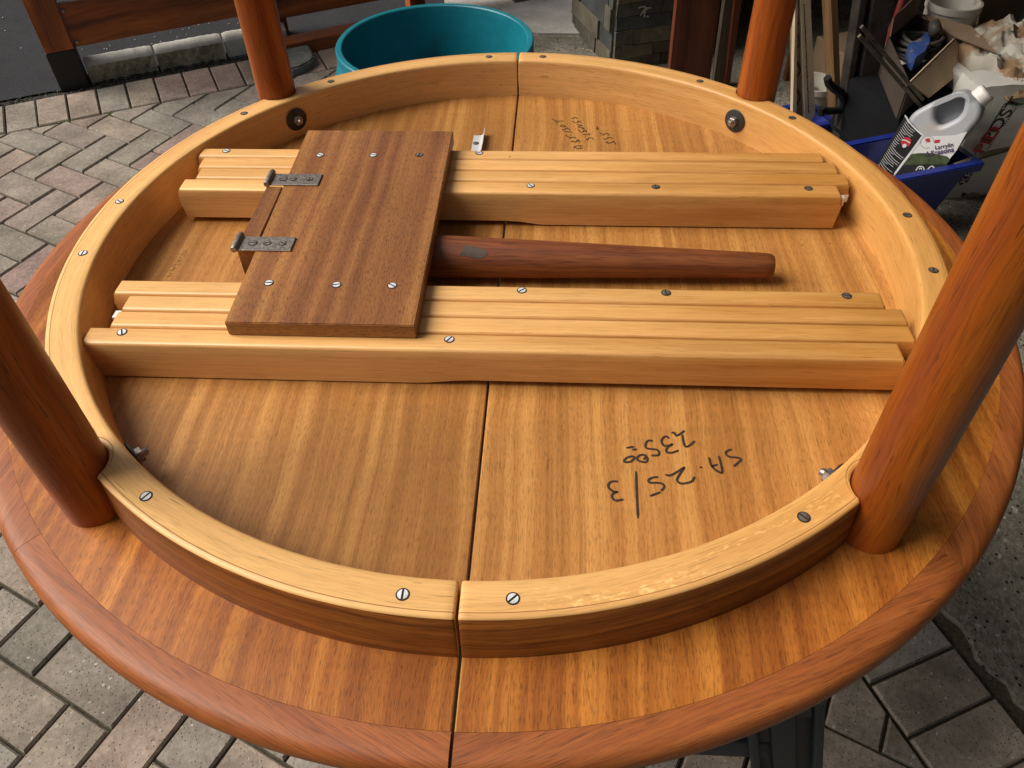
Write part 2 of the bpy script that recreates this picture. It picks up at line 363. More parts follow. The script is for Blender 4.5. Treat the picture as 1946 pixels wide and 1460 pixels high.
M['carddk'] = plain('cardboard_brown', (.19, .125, .075), .85, var=.12, scale=10)
M['cardshade'] = plain('cardboard_shade', (.045, .03, .02), .85, var=.12, scale=10)  # garage shade put into the colour of the box sides
M['rubber'] = plain('cable_rubber', (.06, .052, .04), .6, var=.3, scale=40)
M['blue'] = plain('blue_bin', (.008, .020, .17), .42, var=.15, scale=12, stain=(9, .62, .2, (.05, .06, .16)))
M['blueg'] = plain('blue_casing', (.035, .075, .24), .4, var=.2, scale=30, stain=(40, .55, .1, (.25, .18, .11)))
M['hdpe'] = plain('milky_plastic', (.38, .39, .41), .38, var=.08, scale=9, stain=(9, .50, .25, (.42, .30, .17)))
M['cap'] = plain('dusty_cap', (.74, .71, .66), .5, var=.08, scale=40, stain=(30, .55, .2, (.42, .29, .19)))
M['black'] = plain('black_label', (.012, .012, .012), .4)
M['labelw'] = plain('white_label', (.62, .61, .60), .4, var=.05)
M['green'] = plain('label_green', (.045, .06, .02), .5, var=.6, scale=60)
M['red'] = plain('print_red', (.45, .02, .025), .5)
M['purple'] = plain('print_purple', (.06, .03, .10), .5)
M['greenp'] = plain('print_green', (.02, .18, .09), .5)
M['bag'] = plain('paper_sack', (.56, .54, .49), .7, var=.06, scale=8, bump=.3, stain=(7, .62, .2, (.42, .33, .23)))
M['dust'] = plain('dusty_plastic', (.43, .395, .33), .55, var=.1, scale=12, bump=.3, stain=(7, .44, .10, (.26, .165, .09)))
M['bucket'] = plain('dirty_white_bucket', (.45, .42, .36), .5, var=.1, scale=9, stain=(12, .6, .1, (.16, .12, .08)))
M['blk'] = plain('black_iron', (.012, .012, .013), .35, .3, var=.4)
M['crate'] = plain('void_black', (.004, .004, .005), .9, var=.4, spec=.2)
M['grit'] = plain('cloth_grey', (.12, .12, .12), .9)
M['sawh'] = plain('grey_blue_plastic', (.020, .027, .036), .55, var=.35, spec=.25, scale=30, stain=(45, .68, .06, (.22, .22, .2)))
M['leaf'] = plain('pale_petals', (.55, .52, .46), .8)
M['moss'] = rock('moss', (.05, .07, .012), (.13, .14, .03), 160, bump=.9)

# ================================================================== SETTING
E1 = Vector((math.cos(R(20)), math.sin(R(20)), 0)); E2 = Vector((-math.sin(R(20)), math.cos(R(20)), 0))
GN = Vector((-GKX, -GKY, 1)).normalized()
def sheet(name, pts, d, mat, th=0.0, kind='structure'):
    bm = bmesh.new()
    if th: prism_bm([G(x, y, d) for x, y in pts], (0, 0, -th), bm)
    else: bm.faces.new([bm.verts.new(G(x, y, d)) for x, y in pts])
    return fin(name, bm, mat, None, kind=kind)
S0 = Vector((-1.958, 1.828, 0)); SD = Vector((.885, .466, 0)).normalized(); SP = Vector((-SD.y, SD.x, 0))   # outer border line of the paving
def sl_(t, o, d=0.0):
    p = S0+SD*t+SP*o; return G(p.x, p.y, d)
sheet('ground', [(-40, -40), (40, -40), (40, 40), (-40, 40)], -.045, M['dirt'])
a = S0+SD*-14; b_ = S0+SD*14
sheet('asphalt', [(p.x, p.y) for p in (a+SP*.045, b_+SP*.045, b_+SP*14, a+SP*14)], -.002, M['asphalt'])
sheet('soil_strip', [(p.x, p.y) for p in (S0+SD*-6-SP*.02, S0+SD*2.3-SP*.02, S0+SD*2.3+SP*.16, S0+SD*.3+SP*.16, S0+SD*.1+SP*.06, S0+SD*-6+SP*.05)], -.009, M['dirt'])

# paving: herringbone, border courses
SA = Vector((.838, .007, 0)); SDIR = Vector((-.42, .908, 0)).normalized(); SN = Vector((SDIR.y, -SDIR.x, 0))   # edge next to the garage slab
paving = sheet('paving', [(-6, -4), (SA.x+.05-SDIR.x*4.2, SA.y-SDIR.y*4.2), (SA.x+.05+SDIR.x*3.2, SA.y+SDIR.y*3.2), (S0.x+SD.x*1.9, S0.y+SD.y*1.9), (S0.x-SD.x*6, S0.y-SD.y*6)], -.0095, M['joint'])
paving['kind'] = 'structure'
TH = -0.43606; OX, OY, PITCHP = -1.86193, 1.60657, .1025
cu_, su_ = math.cos(TH), math.sin(TH)
def clip(poly, p, n):
    out = []
    for i in range(len(poly)):
        a, b = poly[i], poly[(i+1) % len(poly)]; da, db = (a-p).dot(n), (b-p).dot(n)
        if da <= 0: out.append(a)
        if da*db < 0: out.append(a+(b-a)*(da/(da-db)))
    return out
def area(p): return .5*abs(sum(p[i].x*p[(i+1) % len(p)].y-p[(i+1) % len(p)].x*p[i].y for i in range(len(p))))
def inset(poly, d):
    n = len(poly); cx = sum((p for p in poly), Vector())/n; o = []
    for i in range(n):
        a, b, c = poly[i-1], poly[i], poly[(i+1) % n]
        e1, e2 = (b-a).normalized(), (c-b).normalized(); n1 = Vector((-e1.y, e1.x, 0)); n2 = Vector((-e2.y, e2.x, 0))
        k = 1+n1.dot(n2)
        o.append(b+(n1+n2)*(d/max(k, .25)))
    return o
def ccw(p):
    s = sum(p[i].x*p[(i+1) % len(p)].y-p[(i+1) % len(p)].x*p[i].y for i in range(len(p))); return p if s > 0 else p[::-1]
polys = []
for i in range(-46, 46):
    for j in range(-46, 30):
        t = (i-j) % 4
        if t == 0: q = [(i, j), (i+2, j), (i+2, j+1), (i, j+1)]
        elif t == 3: q = [(i, j), (i+1, j), (i+1, j+2), (i, j+2)]
        else: continue
        pl = [Vector((OX+(u*cu_-v*su_)*PITCHP, OY+(u*su_+v*cu_)*PITCHP, 0)) for u, v in q]
        c = sum(pl, Vector())/4
        if not (-3.2 < c.x < 1.4 and -1.2 < c.y < 3.2): continue
        pl = clip(pl, S0-SP*.205, SP)
        if len(pl) > 2: pl = clip(pl, SA-SN*.205, SN)
        if len(pl) > 2 and area(pl) > .0012: polys.append(ccw(pl))
for k in range(-14, 24):                                               # soldier course along the kerb
    a = S0+SD*(k*.1045+.012); polys.append(ccw([a, a+SD*.1045, a+SD*.1045-SP*.203, a-SP*.203]))
for k in range(-12, 22):                                               # soldier course along the garage slab
    a = SA+SDIR*(k*.1045-.055); q = ccw([a, a+SDIR*.1045, a+SDIR*.1045-SN*.203, a-SN*.203]); q = clip(q, S0-SP*.205, SP)
    if len(q) > 2: polys.append(ccw(q))
def screen(p):
    d = p-CAM; z = d.dot(FWD); return (PW/2+FPX*d.dot(RIGHT)/z, PH/2-FPX*d.dot(UPV)/z, z) if z > .1 else (-9e9, 0, z)
def paver_bm(pl, bm, th=.05):
    n = len(pl); c = sum(pl, Vector())/n
    dz = random.uniform(-.0022, .0015); tx, ty = random.gauss(0, .006), random.gauss(0, .006)
    ii = random.uniform(.0022, .0034); lo = inset(pl, ii); up = inset(pl, ii+.0034)
    def P(p, d): return Vector((p.x, p.y, gz(p.x, p.y)+d+dz+(p.x-c.x)*tx+(p.y-c.y)*ty))
    B = [bm.verts.new(P(p, -th)) for p in lo]; Mv = [bm.verts.new(P(p, -.0045)) for p in lo]; T = [bm.verts.new(P(p, 0)) for p in up]
    bm.faces.new(T)
    for i in range(n):
        k = (i+1) % n; bm.faces.new((B[i], B[k], Mv[k], Mv[i])); bm.faces.new((Mv[i], Mv[k], T[k], T[i]))
scored = []
for pl in polys:
    c = sum(pl, Vector())/len(pl); s = screen(G(c.x, c.y)); vis = -130 < s[0] < PW+130 and -130 < s[1] < PH+130
    ell = ((s[0]-965)/860)**2+((s[1]-760)/640)**2 < 1
    scored.append((0 if (vis and not ell) else 1, s[2] if vis else 99, pl))
scored.sort(key=lambda q: (q[0], q[1])); restbm = bmesh.new()
for i, (v, d, pl) in enumerate(scored):
    if v == 0 and i < 295:
        bm = bmesh.new(); paver_bm(pl, bm); o = fin('paver', bm, M['paver'], paving)
    else: paver_bm(pl, restbm)
fin('paver_field', restbm, M['paver'], paving, kind='stuff')

# garage slab with ragged edge
pts = []
random.seed(11)
t = -5.0
while t < 3.3:
    wob = .036+random.uniform(-.012, .012)+.008*math.sin(t*9); p = SA+SDIR*t+SN*wob; pts.append((p.x, p.y)); t += .03 if -1.2 < t < 1.6 else .2
pe, pb = SA+SDIR*3.3+SN*8, SA-SDIR*5+SN*8
sheet('garage_floor', pts+[(pe.x, pe.y), (pb.x, pb.y)], .004, M['slab'], th=.08)
# crumbs and grit in the dirt strip and the slab joint
random.seed(5)
gb = bmesh.new()
def pebble(bm, p, r):
    m = Matrix.Translation(p) @ Matrix.Rotation(random.uniform(0, 6), 4, 'Z') @ Matrix.Diagonal((r, r*random.uniform(.6, 1), r*random.uniform(.4, .8), 1))
    bmesh.ops.create_icosphere(bm, subdivisions=1, radius=1, matrix=m)
for _ in range(900):
    t = random.uniform(-.9, 1.9); o = random.choice((random.gauss(.022, .018), random.uniform(-.01, .05)))
    pebble(gb, sl_(t, o, -.004), random.choice((.002, .003, .004, .006)))
for _ in range(160):
    t = random.uniform(-1.2, .3); p = SA+SDIR*t+SN*random.uniform(.004, .03); pebble(gb, G(p.x, p.y, -.012), random.uniform(.001, .003))
fin('gravel', gb, M['dirt'], None, kind='stuff')
pb_ = bmesh.new()
for _ in range(70):
    p = S0+SD*random.uniform(-1.6, .1)+SP*random.uniform(.07, 1.2); pebble(pb_, G(p.x, p.y, .001), random.choice((.003, .004, .005, .008)))
for _ in range(60):
    p = S0+SD*random.uniform(.3, 1.0)+SP*random.uniform(.15, .5); pebble(pb_, G(p.x, p.y, .001), .003)
fin('petals', pb_, M['leaf'], None, kind='stuff')
mb = bmesh.new()
for (px, n, sp) in (((127, 229), 60, .016), ((212, 214), 40, .012), ((160, 270), 30, .02), ((95, 235), 30, .02)):
    c0 = atg(px)
    for _ in range(n):
        pebble(mb, G(c0.x+random.gauss(0, sp*1.6), c0.y+random.gauss(0, sp*.6), -.004), random.uniform(.002, .004))
fin('moss', mb, M['moss'], None, kind='stuff')

# concrete pad beside the stone corner
sheet('concrete_pad', [(-.42, 2.62), (-.02, 2.53), (.35, 2.55), (.45, 3.6), (-.55, 3.6)], .012, M['kerbtop'], th=.06)
sheet('concrete_step', [(-.36, 2.3), (.03, 2.26), (.3, 2.3), (.35, 2.53), (-.03, 2.51), (-.40, 2.59)], .006, M['slab'], th=.06)

# kerb stones
random.seed(3)
def kerb(t0, t1, rough, label):
    th = thing('kerb_stone', sl_((t0+t1)/2, .1), label, 'kerb stone', 'kerb stones along the paving')
    bm = bmesh.new(); nu, nv = 22, 9; o0 = .05; D = .10; H = .072
    grid = []
    prof = [(0, -.03), (0, 0), (0, .02), (0, .036), (0.001, .05), (.002, .058)]
    L = t1-t0
    for i in range(nu+1):
        col = []; t = t0+L*i/nu
        for k, (o, z) in enumerate(prof):
            j = random.uniform(-.009, .004) if rough and 0 < k < 5 else random.uniform(-.001, .001)
            if i in (0, nu): j = abs(j)*.5+.003
            col.append(bm.verts.new(sl_(t, o0+o-j*0+(-j if rough else j), z)))
        grid.append(col)
    for i in range(nu):
        for k in range(len(prof)-1): bm.faces.new((grid[i][k], grid[i+1][k], grid[i+1][k+1], grid[i][k+1]))
    bm2 = bmesh.new()
    fin('split_face', bm, M['kerb'] if rough else M['kerbtop'], th, auto=50)
    bmt = bmesh.new(); top = []
    for i in range(nu+1):
        t = t0+L*i/nu; e = .004 if i in (0, nu) else 0
        top.append([bmt.verts.new(sl_(t, o0+.002+random.uniform(-.001, .001), .058)), bmt.verts.new(sl_(t, o0+.008, .068-e)), bmt.verts.new(sl_(t, o0+.03, .080-e+random.uniform(-.001, .001))), bmt.verts.new(sl_(t, o0+.045+random.uniform(-.003, .003), .078-e)), bmt.verts.new(sl_(t, o0+.05, -.03))])
    for i in range(nu):
        for k in range(4): bmt.faces.new((top[i][k], top[i+1][k], top[i+1][k+1], top[i][k+1]))
    for col in (grid[0] if False else [],): pass
    for e_ in (0, nu):
        t = t0+L*e_/nu
        bmt.faces.new([bmt.verts.new(sl_(t, o, z)) for o, z in ((o0+.003, -.03), (o0+.003, .058), (o0+.008, .064), (o0+.03, .076), (o0+.045, .074), (o0+.05, -.03))])
    bm2.free(); fin('top_face', bmt, M['kerbtop'], th, auto=40)
kerb(.318, .562, True, 'split faced grey kerb stone beside the black foot of the fence post')
kerb(.570, .822, True, 'split faced grey kerb stone in the middle of the three')
kerb(.830, 1.075, False, 'smooth faced grey kerb stone behind the far left table leg')

# fence with black-footed post and boards
FD = Vector((math.cos(R(28.5)), math.sin(R(28.5)), 0)); FP = Vector((-FD.y, FD.x, 0)); UP = Vector((0, 0, 1))
pc = atg((117, 172)); pc = Vector((pc.x, pc.y, 0))
fence = thing('fence', G(pc.x, pc.y), 'brown stained board fence with a black footed post beyond the kerb stones', 'fence')
def fbox(name, o, lx, ly, z0, z1, mat, parent, bev=.002, ax=0):
    o = Vector(o); bm = obox(Vector((o.x, o.y, gz(o.x, o.y)+z0)), FD, FP, UP, lx, ly, z1-z0, bev)
    uvbox(bm, ax, R(28.5)); return fin(name, bm, mat, parent)
p0 = pc
fbox('post', p0, .098, .095, .135, 1.35, M['fence'], fence, ax=2)
fbox('post_foot', p0-FD*.002-FP*.002, .102, .099, -.03, .135, M['tar'], fence, .004)
b0 = atg((143.5, 90), .135); bd = b0
for k in range(6):
    z0 = .135+k*.162
    fbox('fence_board', Vector((b0.x, b0.y, 0)), .74, .034, z0, z0+.148, M['fence'], fence, .003)
fbox('rear_post', Vector((b0.x, b0.y, 0))+FD*.66+FP*.036, .09, .09, -.03, 1.3, M['fence'], fence, .003, ax=2)
for zz, dx in ((.262, .008), (.152, .012)):
    p = Vector((b0.x, b0.y, 0))+FD*dx-FP*.002; bm = bmesh.new()
    bmesh.ops.create_uvsphere(bm, u_segments=10, v_segments=6, radius=.0075, matrix=Matrix.Translation(Vector((p.x, p.y, gz(p.x, p.y)+zz))))
    fin('bolt', bm, M['dsteel'], fence, smooth=True)
q0 = atg((505, 43), .088); q0 = Vector((q0.x, q0.y, 0))
fence2 = thing('fence', G(q0.x, q0.y), 'low brown fence panel with a dark gap beneath, behind the teal tub', 'fence')
for k in range(6):
    z0 = .090+k*.162
    fbox('fence_board', q0, 1.15, .034, z0, z0+.148, M['fence'], fence2, .003)
for dx in (.02, .62, 1.06):
    fbox('post', q0+FD*dx+FP*.036, .07, .07, -.03, 1.25, M['fence'], fence2, .003, ax=2)
bq = atg((588, 101)); e_ = atg((655, 87))
bdir = Vector((e_.x-bq.x, e_.y-bq.y, 0)).normalized(); bper = Vector((-bdir.y, bdir.x, 0))
bm = obox(G(bq.x-.12*bdir.x, bq.y-.12*bdir.y, 0), bdir, bper, UP, .75, .09, .048, .004); uvbox(bm, 0, math.atan2(bdir.y, bdir.x))
tag(fin('timber_sleeper', bm, M['fence']), 'dark brown timber lying on the pavers under the low fence', 'timber')
bq = atg((1000, 12)); bm = obox(G(bq.x-.05, bq.y, .012), FD, FP, UP, .6, .09, .06, .003); uvbox(bm, 0, R(28.5))
tag(fin('timber_offcut', bm, M['oldplank']), 'grey brown timber length lying on the concrete by the stone corner', 'timber')
# flat stone slab
random.seed(21)
fs = [atg((400+x/6.487, y/6.487)) for x, y in ((930, 930), (1010, 950), (1120, 920), (1250, 850), (1295, 800), (1275, 730), (1220, 660), (1120, 570), (1000, 530), (880, 545), (780, 640), (760, 820), (820, 900))]
bm = prism_bm([G(p.x, p.y, .032) for p in fs], (0, 0, -.036))
bmesh.ops.bevel(bm, geom=[e for e in bm.edges if e.verts[0].co.z > -.69 or True], offset=.006, segments=2, affect='EDGES')
for v in bm.verts: v.co += Vector((random.uniform(-.002, .002), random.uniform(-.002, .002), random.uniform(-.0015, .0015)))
tag(fin('flat_stone', bm, M['stone'], auto=40), 'flat grey stone slab lying on the pavers beside the far left leg', 'stone')

# teal tub
TZ = -.40; la, ra, ta = atz((637, 90), TZ), atz((1012, 85), TZ), atz((860, 6), TZ)
tc_ = (la+ra)/2; trad = (la-ra).length/2
tc_.z = 0
# centre from the three rim points
ax_, ay_, bx_, by_, cx_, cy_ = la.x, la.y, ra.x, ra.y, ta.x, ta.y
dd = 2*(ax_*(by_-cy_)+bx_*(cy_-ay_)+cx_*(ay_-by_))
ux_ = ((ax_**2+ay_**2)*(by_-cy_)+(bx_**2+by_**2)*(cy_-ay_)+(cx_**2+cy_**2)*(ay_-by_))/dd
uy_ = ((ax_**2+ay_**2)*(cx_-bx_)+(bx_**2+by_**2)*(ax_-cx_)+(cx_**2+cy_**2)*(bx_-ax_))/dd
tcx, tcy = ux_, uy_; trad = math.hypot(ax_-ux_, ay_-uy_); tg = gz(tcx, tcy)
tub = thing('teal_tub', (tcx, tcy, tg), 'round teal plastic tub standing behind the upturned table', 'tub')
rr = trad
bm = lathe_bm([(rr-.022, TZ-.022), (rr-.020, TZ-.003), (rr-.017, TZ), (rr-.003, TZ), (rr, TZ-.003), (rr+.001, TZ-.030), (rr-.006, TZ-.034)], (tcx, tcy, 0), 96)
fin('rim', bm, M['teal'], tub, auto=35)
bm = lathe_bm([(rr-.006, TZ-.030), (rr+.002, TZ-.05), (rr+.085, tg+.03), (rr+.08, tg+.002), (0.001, tg+.002)], (tcx, tcy, 0), 96)
fin('outer_wall', bm, M['teal'], tub, auto=35)
bm = lathe_bm([(rr-.022, TZ-.020), (rr-.035, tg+.075), (rr-.05, tg+.065), (rr-.055, tg+.03), (rr-.075, tg+.022), (0.001, tg+.022)], (tcx, tcy, 0), 96)
fin('inner_wall', bm, M['teal'], tub, auto=35)
# stone-clad corner of the house and the garage
P0 = Vector((.262, 2.235, 0))
corner = thing('stone_pillar', G(P0.x, P0.y), 'dark slate clad corner pillar of the house at the garage opening', 'pillar')
bm = obox(G(P0.x, P0.y, -.05)+E1*.012+E2*.012, E1, E2, UP, .34, .42, 2.5); fin('core', bm, M['mortar'], corner)
random.seed(9)
pst = bmesh.new()
def tiles(org, du, dn, length, rowh, lmin, lmax, zmax):
    z = 0.0; row = 0
    while z < zmax:
        u = -random.uniform(0, lmax*.6); h = rowh*random.uniform(.85, 1.15)
        while u < length:
            l = random.uniform(lmin, lmax); a, b = max(u, 0), min(u+l, length)
            if b-a > .012:
                d = random.uniform(.006, .018); gp = .0035
                o = Vector((org.x, org.y, gz(org.x, org.y)+z))+du*(a+gp/2)+dn*(-.002)
                one = z < .78
                bm = bmesh.new() if one else pst
                obox(o, du, dn, UP, b-a-gp, d+.002, h-gp, 0, 1, bm, .0015)
                if one:
                    bmesh.ops.bevel(bm, geom=list(bm.edges), offset=.0015, segments=1, affect='EDGES'); fin('stone_tile', bm, M['slate'], corner)
            u += l
        z += h; row += 1
tiles(P0+E1*.012+E2*.012, E1, -E2, .34, .052, .09, .26, 2.4)
tiles(P0+E1*.012+E2*.012, E2, -E1, .42, .075, .12, .30, 2.4)
ck = bmesh.new(); pf = G(P0.x, P0.y)+E2*.012-E2*.0175
for st in ([(1213, 16), (1222, 13), (1230, 17), (1219, 27)], [(1217, 30), (1226, 17), (1238, 15)], [(1226, 22), (1224, 34)], [(1228, 31), (1233, 32)]): ribbon_bm([atpl(p, pf, -E2) for p in st], .005, -E2, ck)
fin('chalk_mark', ck, M['leaf'], corner)
fin('upper_tiles', pst, M['slate'], corner, kind='stuff')

gar = thing('garage', G(1.6, 1.2), 'open garage with dark walls, full of stored things, on the right', 'garage')
CZ = 1.50
W0 = P0+E1*.34+E2*.40
def gwall(name, o, ex, ey, lx, ly, z0, z1, mat):
    o = Vector(o); bm = obox(Vector((o.x, o.y, z0)), ex, ey, UP, lx, ly, z1-z0); return fin(name, bm, mat, gar)
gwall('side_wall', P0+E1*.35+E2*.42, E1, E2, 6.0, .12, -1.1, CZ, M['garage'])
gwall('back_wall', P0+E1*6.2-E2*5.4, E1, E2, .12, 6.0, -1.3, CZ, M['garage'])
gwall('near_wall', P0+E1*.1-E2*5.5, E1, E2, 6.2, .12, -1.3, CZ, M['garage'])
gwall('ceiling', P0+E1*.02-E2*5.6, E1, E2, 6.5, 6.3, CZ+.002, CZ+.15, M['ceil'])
gwall('door_header', P0+E1*.03-E2*5.4, E1, E2, .12, 5.38, 1.12, CZ, M['stucco'])  # unseen header, set low to shade the stored things
gwall('shade_overhang', P0-E1*.42-E2*5.6, E1, E2, .439, 6.3, 1.10, 1.16, M['redboard'])  # unseen overhang, added to keep light off the stored things

# ------------------------------------------------------------------ stored things leaning on the garage wall
def lean(name, quad, th, mat, label, cat, group=None, ax=None):
    """board through four measured corner points (bottom left, bottom right, top right, top left), real thickness away from the viewer"""
    a, b, c, d = [Vector(q) for q in quad]; n = (b-a).cross(d-a).normalized()
    if n.dot(CAM-a) > 0: n = -n
    ln = (d-a).normalized()
    bm = bmesh.new(); prism_bm([a, b, c, d], n*th, bm)
    uv = bm.loops.layers.uv.verify(); sx = ln.cross(n)
    for f in bm.faces:
        for l in f.loops: p = l.vert.co-a; l[uv].uv = (p.dot(ln), p.dot(sx)+p.dot(n))
    return tag(fin(name, bm, mat), label, cat, group)
def stand(px_bot, dz, off_top, hgt=1.5):
    """foot on the floor below a pixel, lean towards the side wall"""
    return atg(px_bot, dz)
def board_px(name, bl, br, tl, tr, foot, tilt, th, mat, label, cat, zext=.35, group=None):
    """board in a plane through a floor point `foot`, tilted back by `tilt` rad about the wall direction; outline given in pixels at the frame top and at the table rim, extended down to the floor and up"""
    foot = Vector(foot); up = (UP*math.cos(tilt)+E2*math.sin(tilt)).normalized(); n = E1.cross(up).normalized()
    A, B, D, Cc = [atpl(p, foot, n) for p in (bl, br, tl, tr)]
    def ext(p, q, zt):
        d = (q-p); k = (zt-p.z)/d.z; return p+d*k
    zf = foot.z
    a, b = ext(A, D, zf), ext(B, Cc, zf); zt = max(D.z, Cc.z)+zext; d, c = ext(A, D, zt), ext(B, Cc, zt)
    return lean(name, (a, b, c, d), th, mat, label, cat, group)
f_ = atg((1318, 185)); board_px('plank', (1274, 128), (1349, 150), (1287, 0), (1369, 0), f_+E2*.0, .10, .022, M['redboard'], 'wide dark red plank leaning beside the slate pillar', 'plank')
f_ = atg((1370, 175)); board_px('plank', (1357, 152), (1381, 158), (1378, 0), (1398, 0), f_+E2*.03, .10, .02, M['oldplank'], 'narrow grey weathered plank between red plank and far right leg', 'plank')
f_ = atg((1385, 175)); board_px('plank', (1379, 155), (1387, 160), (1397, 0), (1410, 0), f_+E2*.02, .10, .03, M['redboard'], 'thin dark brown batten behind the grey plank', 'plank')
f_ = atg((1488, 215)); board_px('plank', (1480, 205), (1500, 215), (1515, 60), (1532, 60), f_+E2*.2, .16, .02, M['redboard'], 'dark plank in shade behind the far right table leg', 'plank')

# grooved pale board with marks
gf = atg((1530, 262)); gup = (UP*math.cos(.12)+E2*math.sin(.12)).normalized(); gn = E1.cross(gup).normalized()
gb_ = thing('grooved_board', gf, 'pale grooved board with dark zigzag marks, beside the far right leg', 'board')
def gpx(x, y): return atpl((1480+x/6.487, y/6.487), gf, gn)
def gstrip(name, xs_top, xs_bot, th, mat, push=0.0):
    A, B = gpx(xs_bot[0], 1400), gpx(xs_bot[1], 1400); D, Cc = gpx(xs_top[0], 0), gpx(xs_top[1], 0)
    def ext(p, q, z): return p+(q-p)*((z-p.z)/(q.z-p.z))
    zf, zt = gf.z, D.z+.4
    q = [ext(A, D, zf), ext(B, Cc, zf), ext(B, Cc, zt), ext(A, D, zt)]; n = gn if gn.dot(CAM-gf) < 0 else -gn
    q = [p+n*push for p in q]
    bm = prism_bm(q, n*th); uv = bm.loops.layers.uv.verify()
    for f in bm.faces:
        for l in f.loops: p = l.vert.co-gf; l[uv].uv = (p.dot(gup), p.dot(E1)+p.dot(n))
    fin(name, bm, mat, gb_)
gstrip('left_ridge', (206, 228), (172, 218), .016, M['pine'])
gstrip('groove', (222, 272), (212, 325), .02, M['tan'], .015)
gstrip('right_ridge', (268, 392), (320, 452), .016, M['pine'])
nn = gn if gn.dot(CAM-gf) > 0 else -gn
mk = bmesh.new()
for st in ([(235, 70), (262, 105), (270, 130)], [(272, 290), (258, 310), (235, 335)], [(245, 435), (278, 480), (285, 570), (235, 615)], [(240, 760), (275, 820), (295, 860), (292, 900), (240, 985)], [(237, 1105), (275, 1160), (285, 1230), (245, 1315)]):
    mk = bmesh.new(); ribbon_bm([gpx(*s) - nn*.0148+nn*.0008 for s in st], .009, nn, mk); fin('zigzag_mark', mk, M['mark'], gb_)

mk = bmesh.new(); random.seed(2)
for y in range(60, 1400, 17):
    k = y/1400; x = 308+k*62; ribbon_bm([gpx(x-9+random.uniform(-4, 4), y-8)+nn*.0006, gpx(x+random.uniform(-3, 9), y)+nn*.0006, gpx(x-6, y+8)+nn*.0006], .0022, nn, mk)
fin('squiggle_line', mk, M['mark'], gb_)

# timber stick with two faces
sf = atg((1600, 275))
def post2(name, foot, px_top, px_rim, wpx, th, mat, label, cat, tilt, zext=.4, darkside=None):
    pass
board_px('timber_stick', (1588, 200), (1598, 200), (1579, 0), (1592, 0), sf+E2*.05, .10, .05, M['stick'], 'raw orange timber stick standing between grooved board and steel channel', 'timber')
# steel channel: web and two flanges
cf = atg((1625, 300)); cup = (UP*math.cos(.2)+E2*math.sin(.2)).normalized(); cn = E1.cross(cup).normalized()
chn = thing('steel_channel', cf, 'dark rusty steel channel leaning among the timber', 'steel bar')
def cpx(x, y): return atpl((x, y), cf, cn)
cnn = cn if cn.dot(CAM-cf) < 0 else -cn
def cbar(name, bl, br, tl, tr, th, push, mat):
    A, B, D, Cc = cpx(*bl)+cnn*push, cpx(*br)+cnn*push, cpx(*tl)+cnn*push, cpx(*tr)+cnn*push
    def ext(p, q, z): return p+(q-p)*((z-p.z)/(q.z-p.z))
    zt = D.z+.35; bm = prism_bm([ext(A, D, cf.z), ext(B, Cc, cf.z), ext(B, Cc, zt), ext(A, D, zt)], cnn*th)
    bmesh.ops.bevel(bm, geom=list(bm.edges), offset=.0015, segments=2, affect='EDGES'); fin(name, bm, mat, chn)
cbar('left_flange', (1601, 225), (1610, 225), (1636, 0), (1648, 0), .04, 0, M['channel'])
cbar('web', (1608, 225), (1622, 225), (1647, 0), (1660, 0), .006, .024, M['channel'])
cbar('right_flange', (1621, 225), (1652, 225), (1659, 0), (1697, 0), .04, -.006, M['channel'])
a, b = atpl((1692, 66), G(1.3, 2.15), -E2), atpl((1718, -8), G(1.3, 2.15), -E2)
d = (b-a).normalized(); foot = a-d*((a.z-gz(a.x, a.y))/d.z)
bm = tube_bm([foot, b+d*.5], .012, 14); tag(fin('red_pole', bm, M['redpipe'], auto=40), 'red painted pole leaning behind the steel channel', 'pole')

# clamp (black cast iron) on the stick
cp = sf+E2*.02
def kpx(x, y, off=0.0): return atpl((1490+x/7.3, 60+y/7.3), cp-E2*.06+E2*off, -E2)
cl = thing('bar_clamp', kpx(720, 900), 'black iron bar clamp hanging beside the timber stick', 'clamp')
bm = tube_bm([kpx(600, 640), kpx(620, 720), kpx(700, 790), kpx(790, 850), kpx(830, 950)], [.012, .013, .014, .014, .012], 12); fin('upper_jaw', bm, M['blk'], cl, auto=40)
bm = tube_bm([kpx(545, 1100), kpx(650, 1105), kpx(800, 1090)], [.013, .012, .011], 12); fin('lower_jaw', bm, M['blk'], cl, auto=40)
bm = tube_bm([kpx(515, 1060), kpx(520, 1150)], .012, 14); fin('jaw_pad', bm, M['blk'], cl, auto=40)
bm = tube_bm([kpx(830, 940), kpx(790, 1090), kpx(760, 1320)], [.009, .009, .009], 8); fin('bar', bm, M['blk'], cl, auto=40)

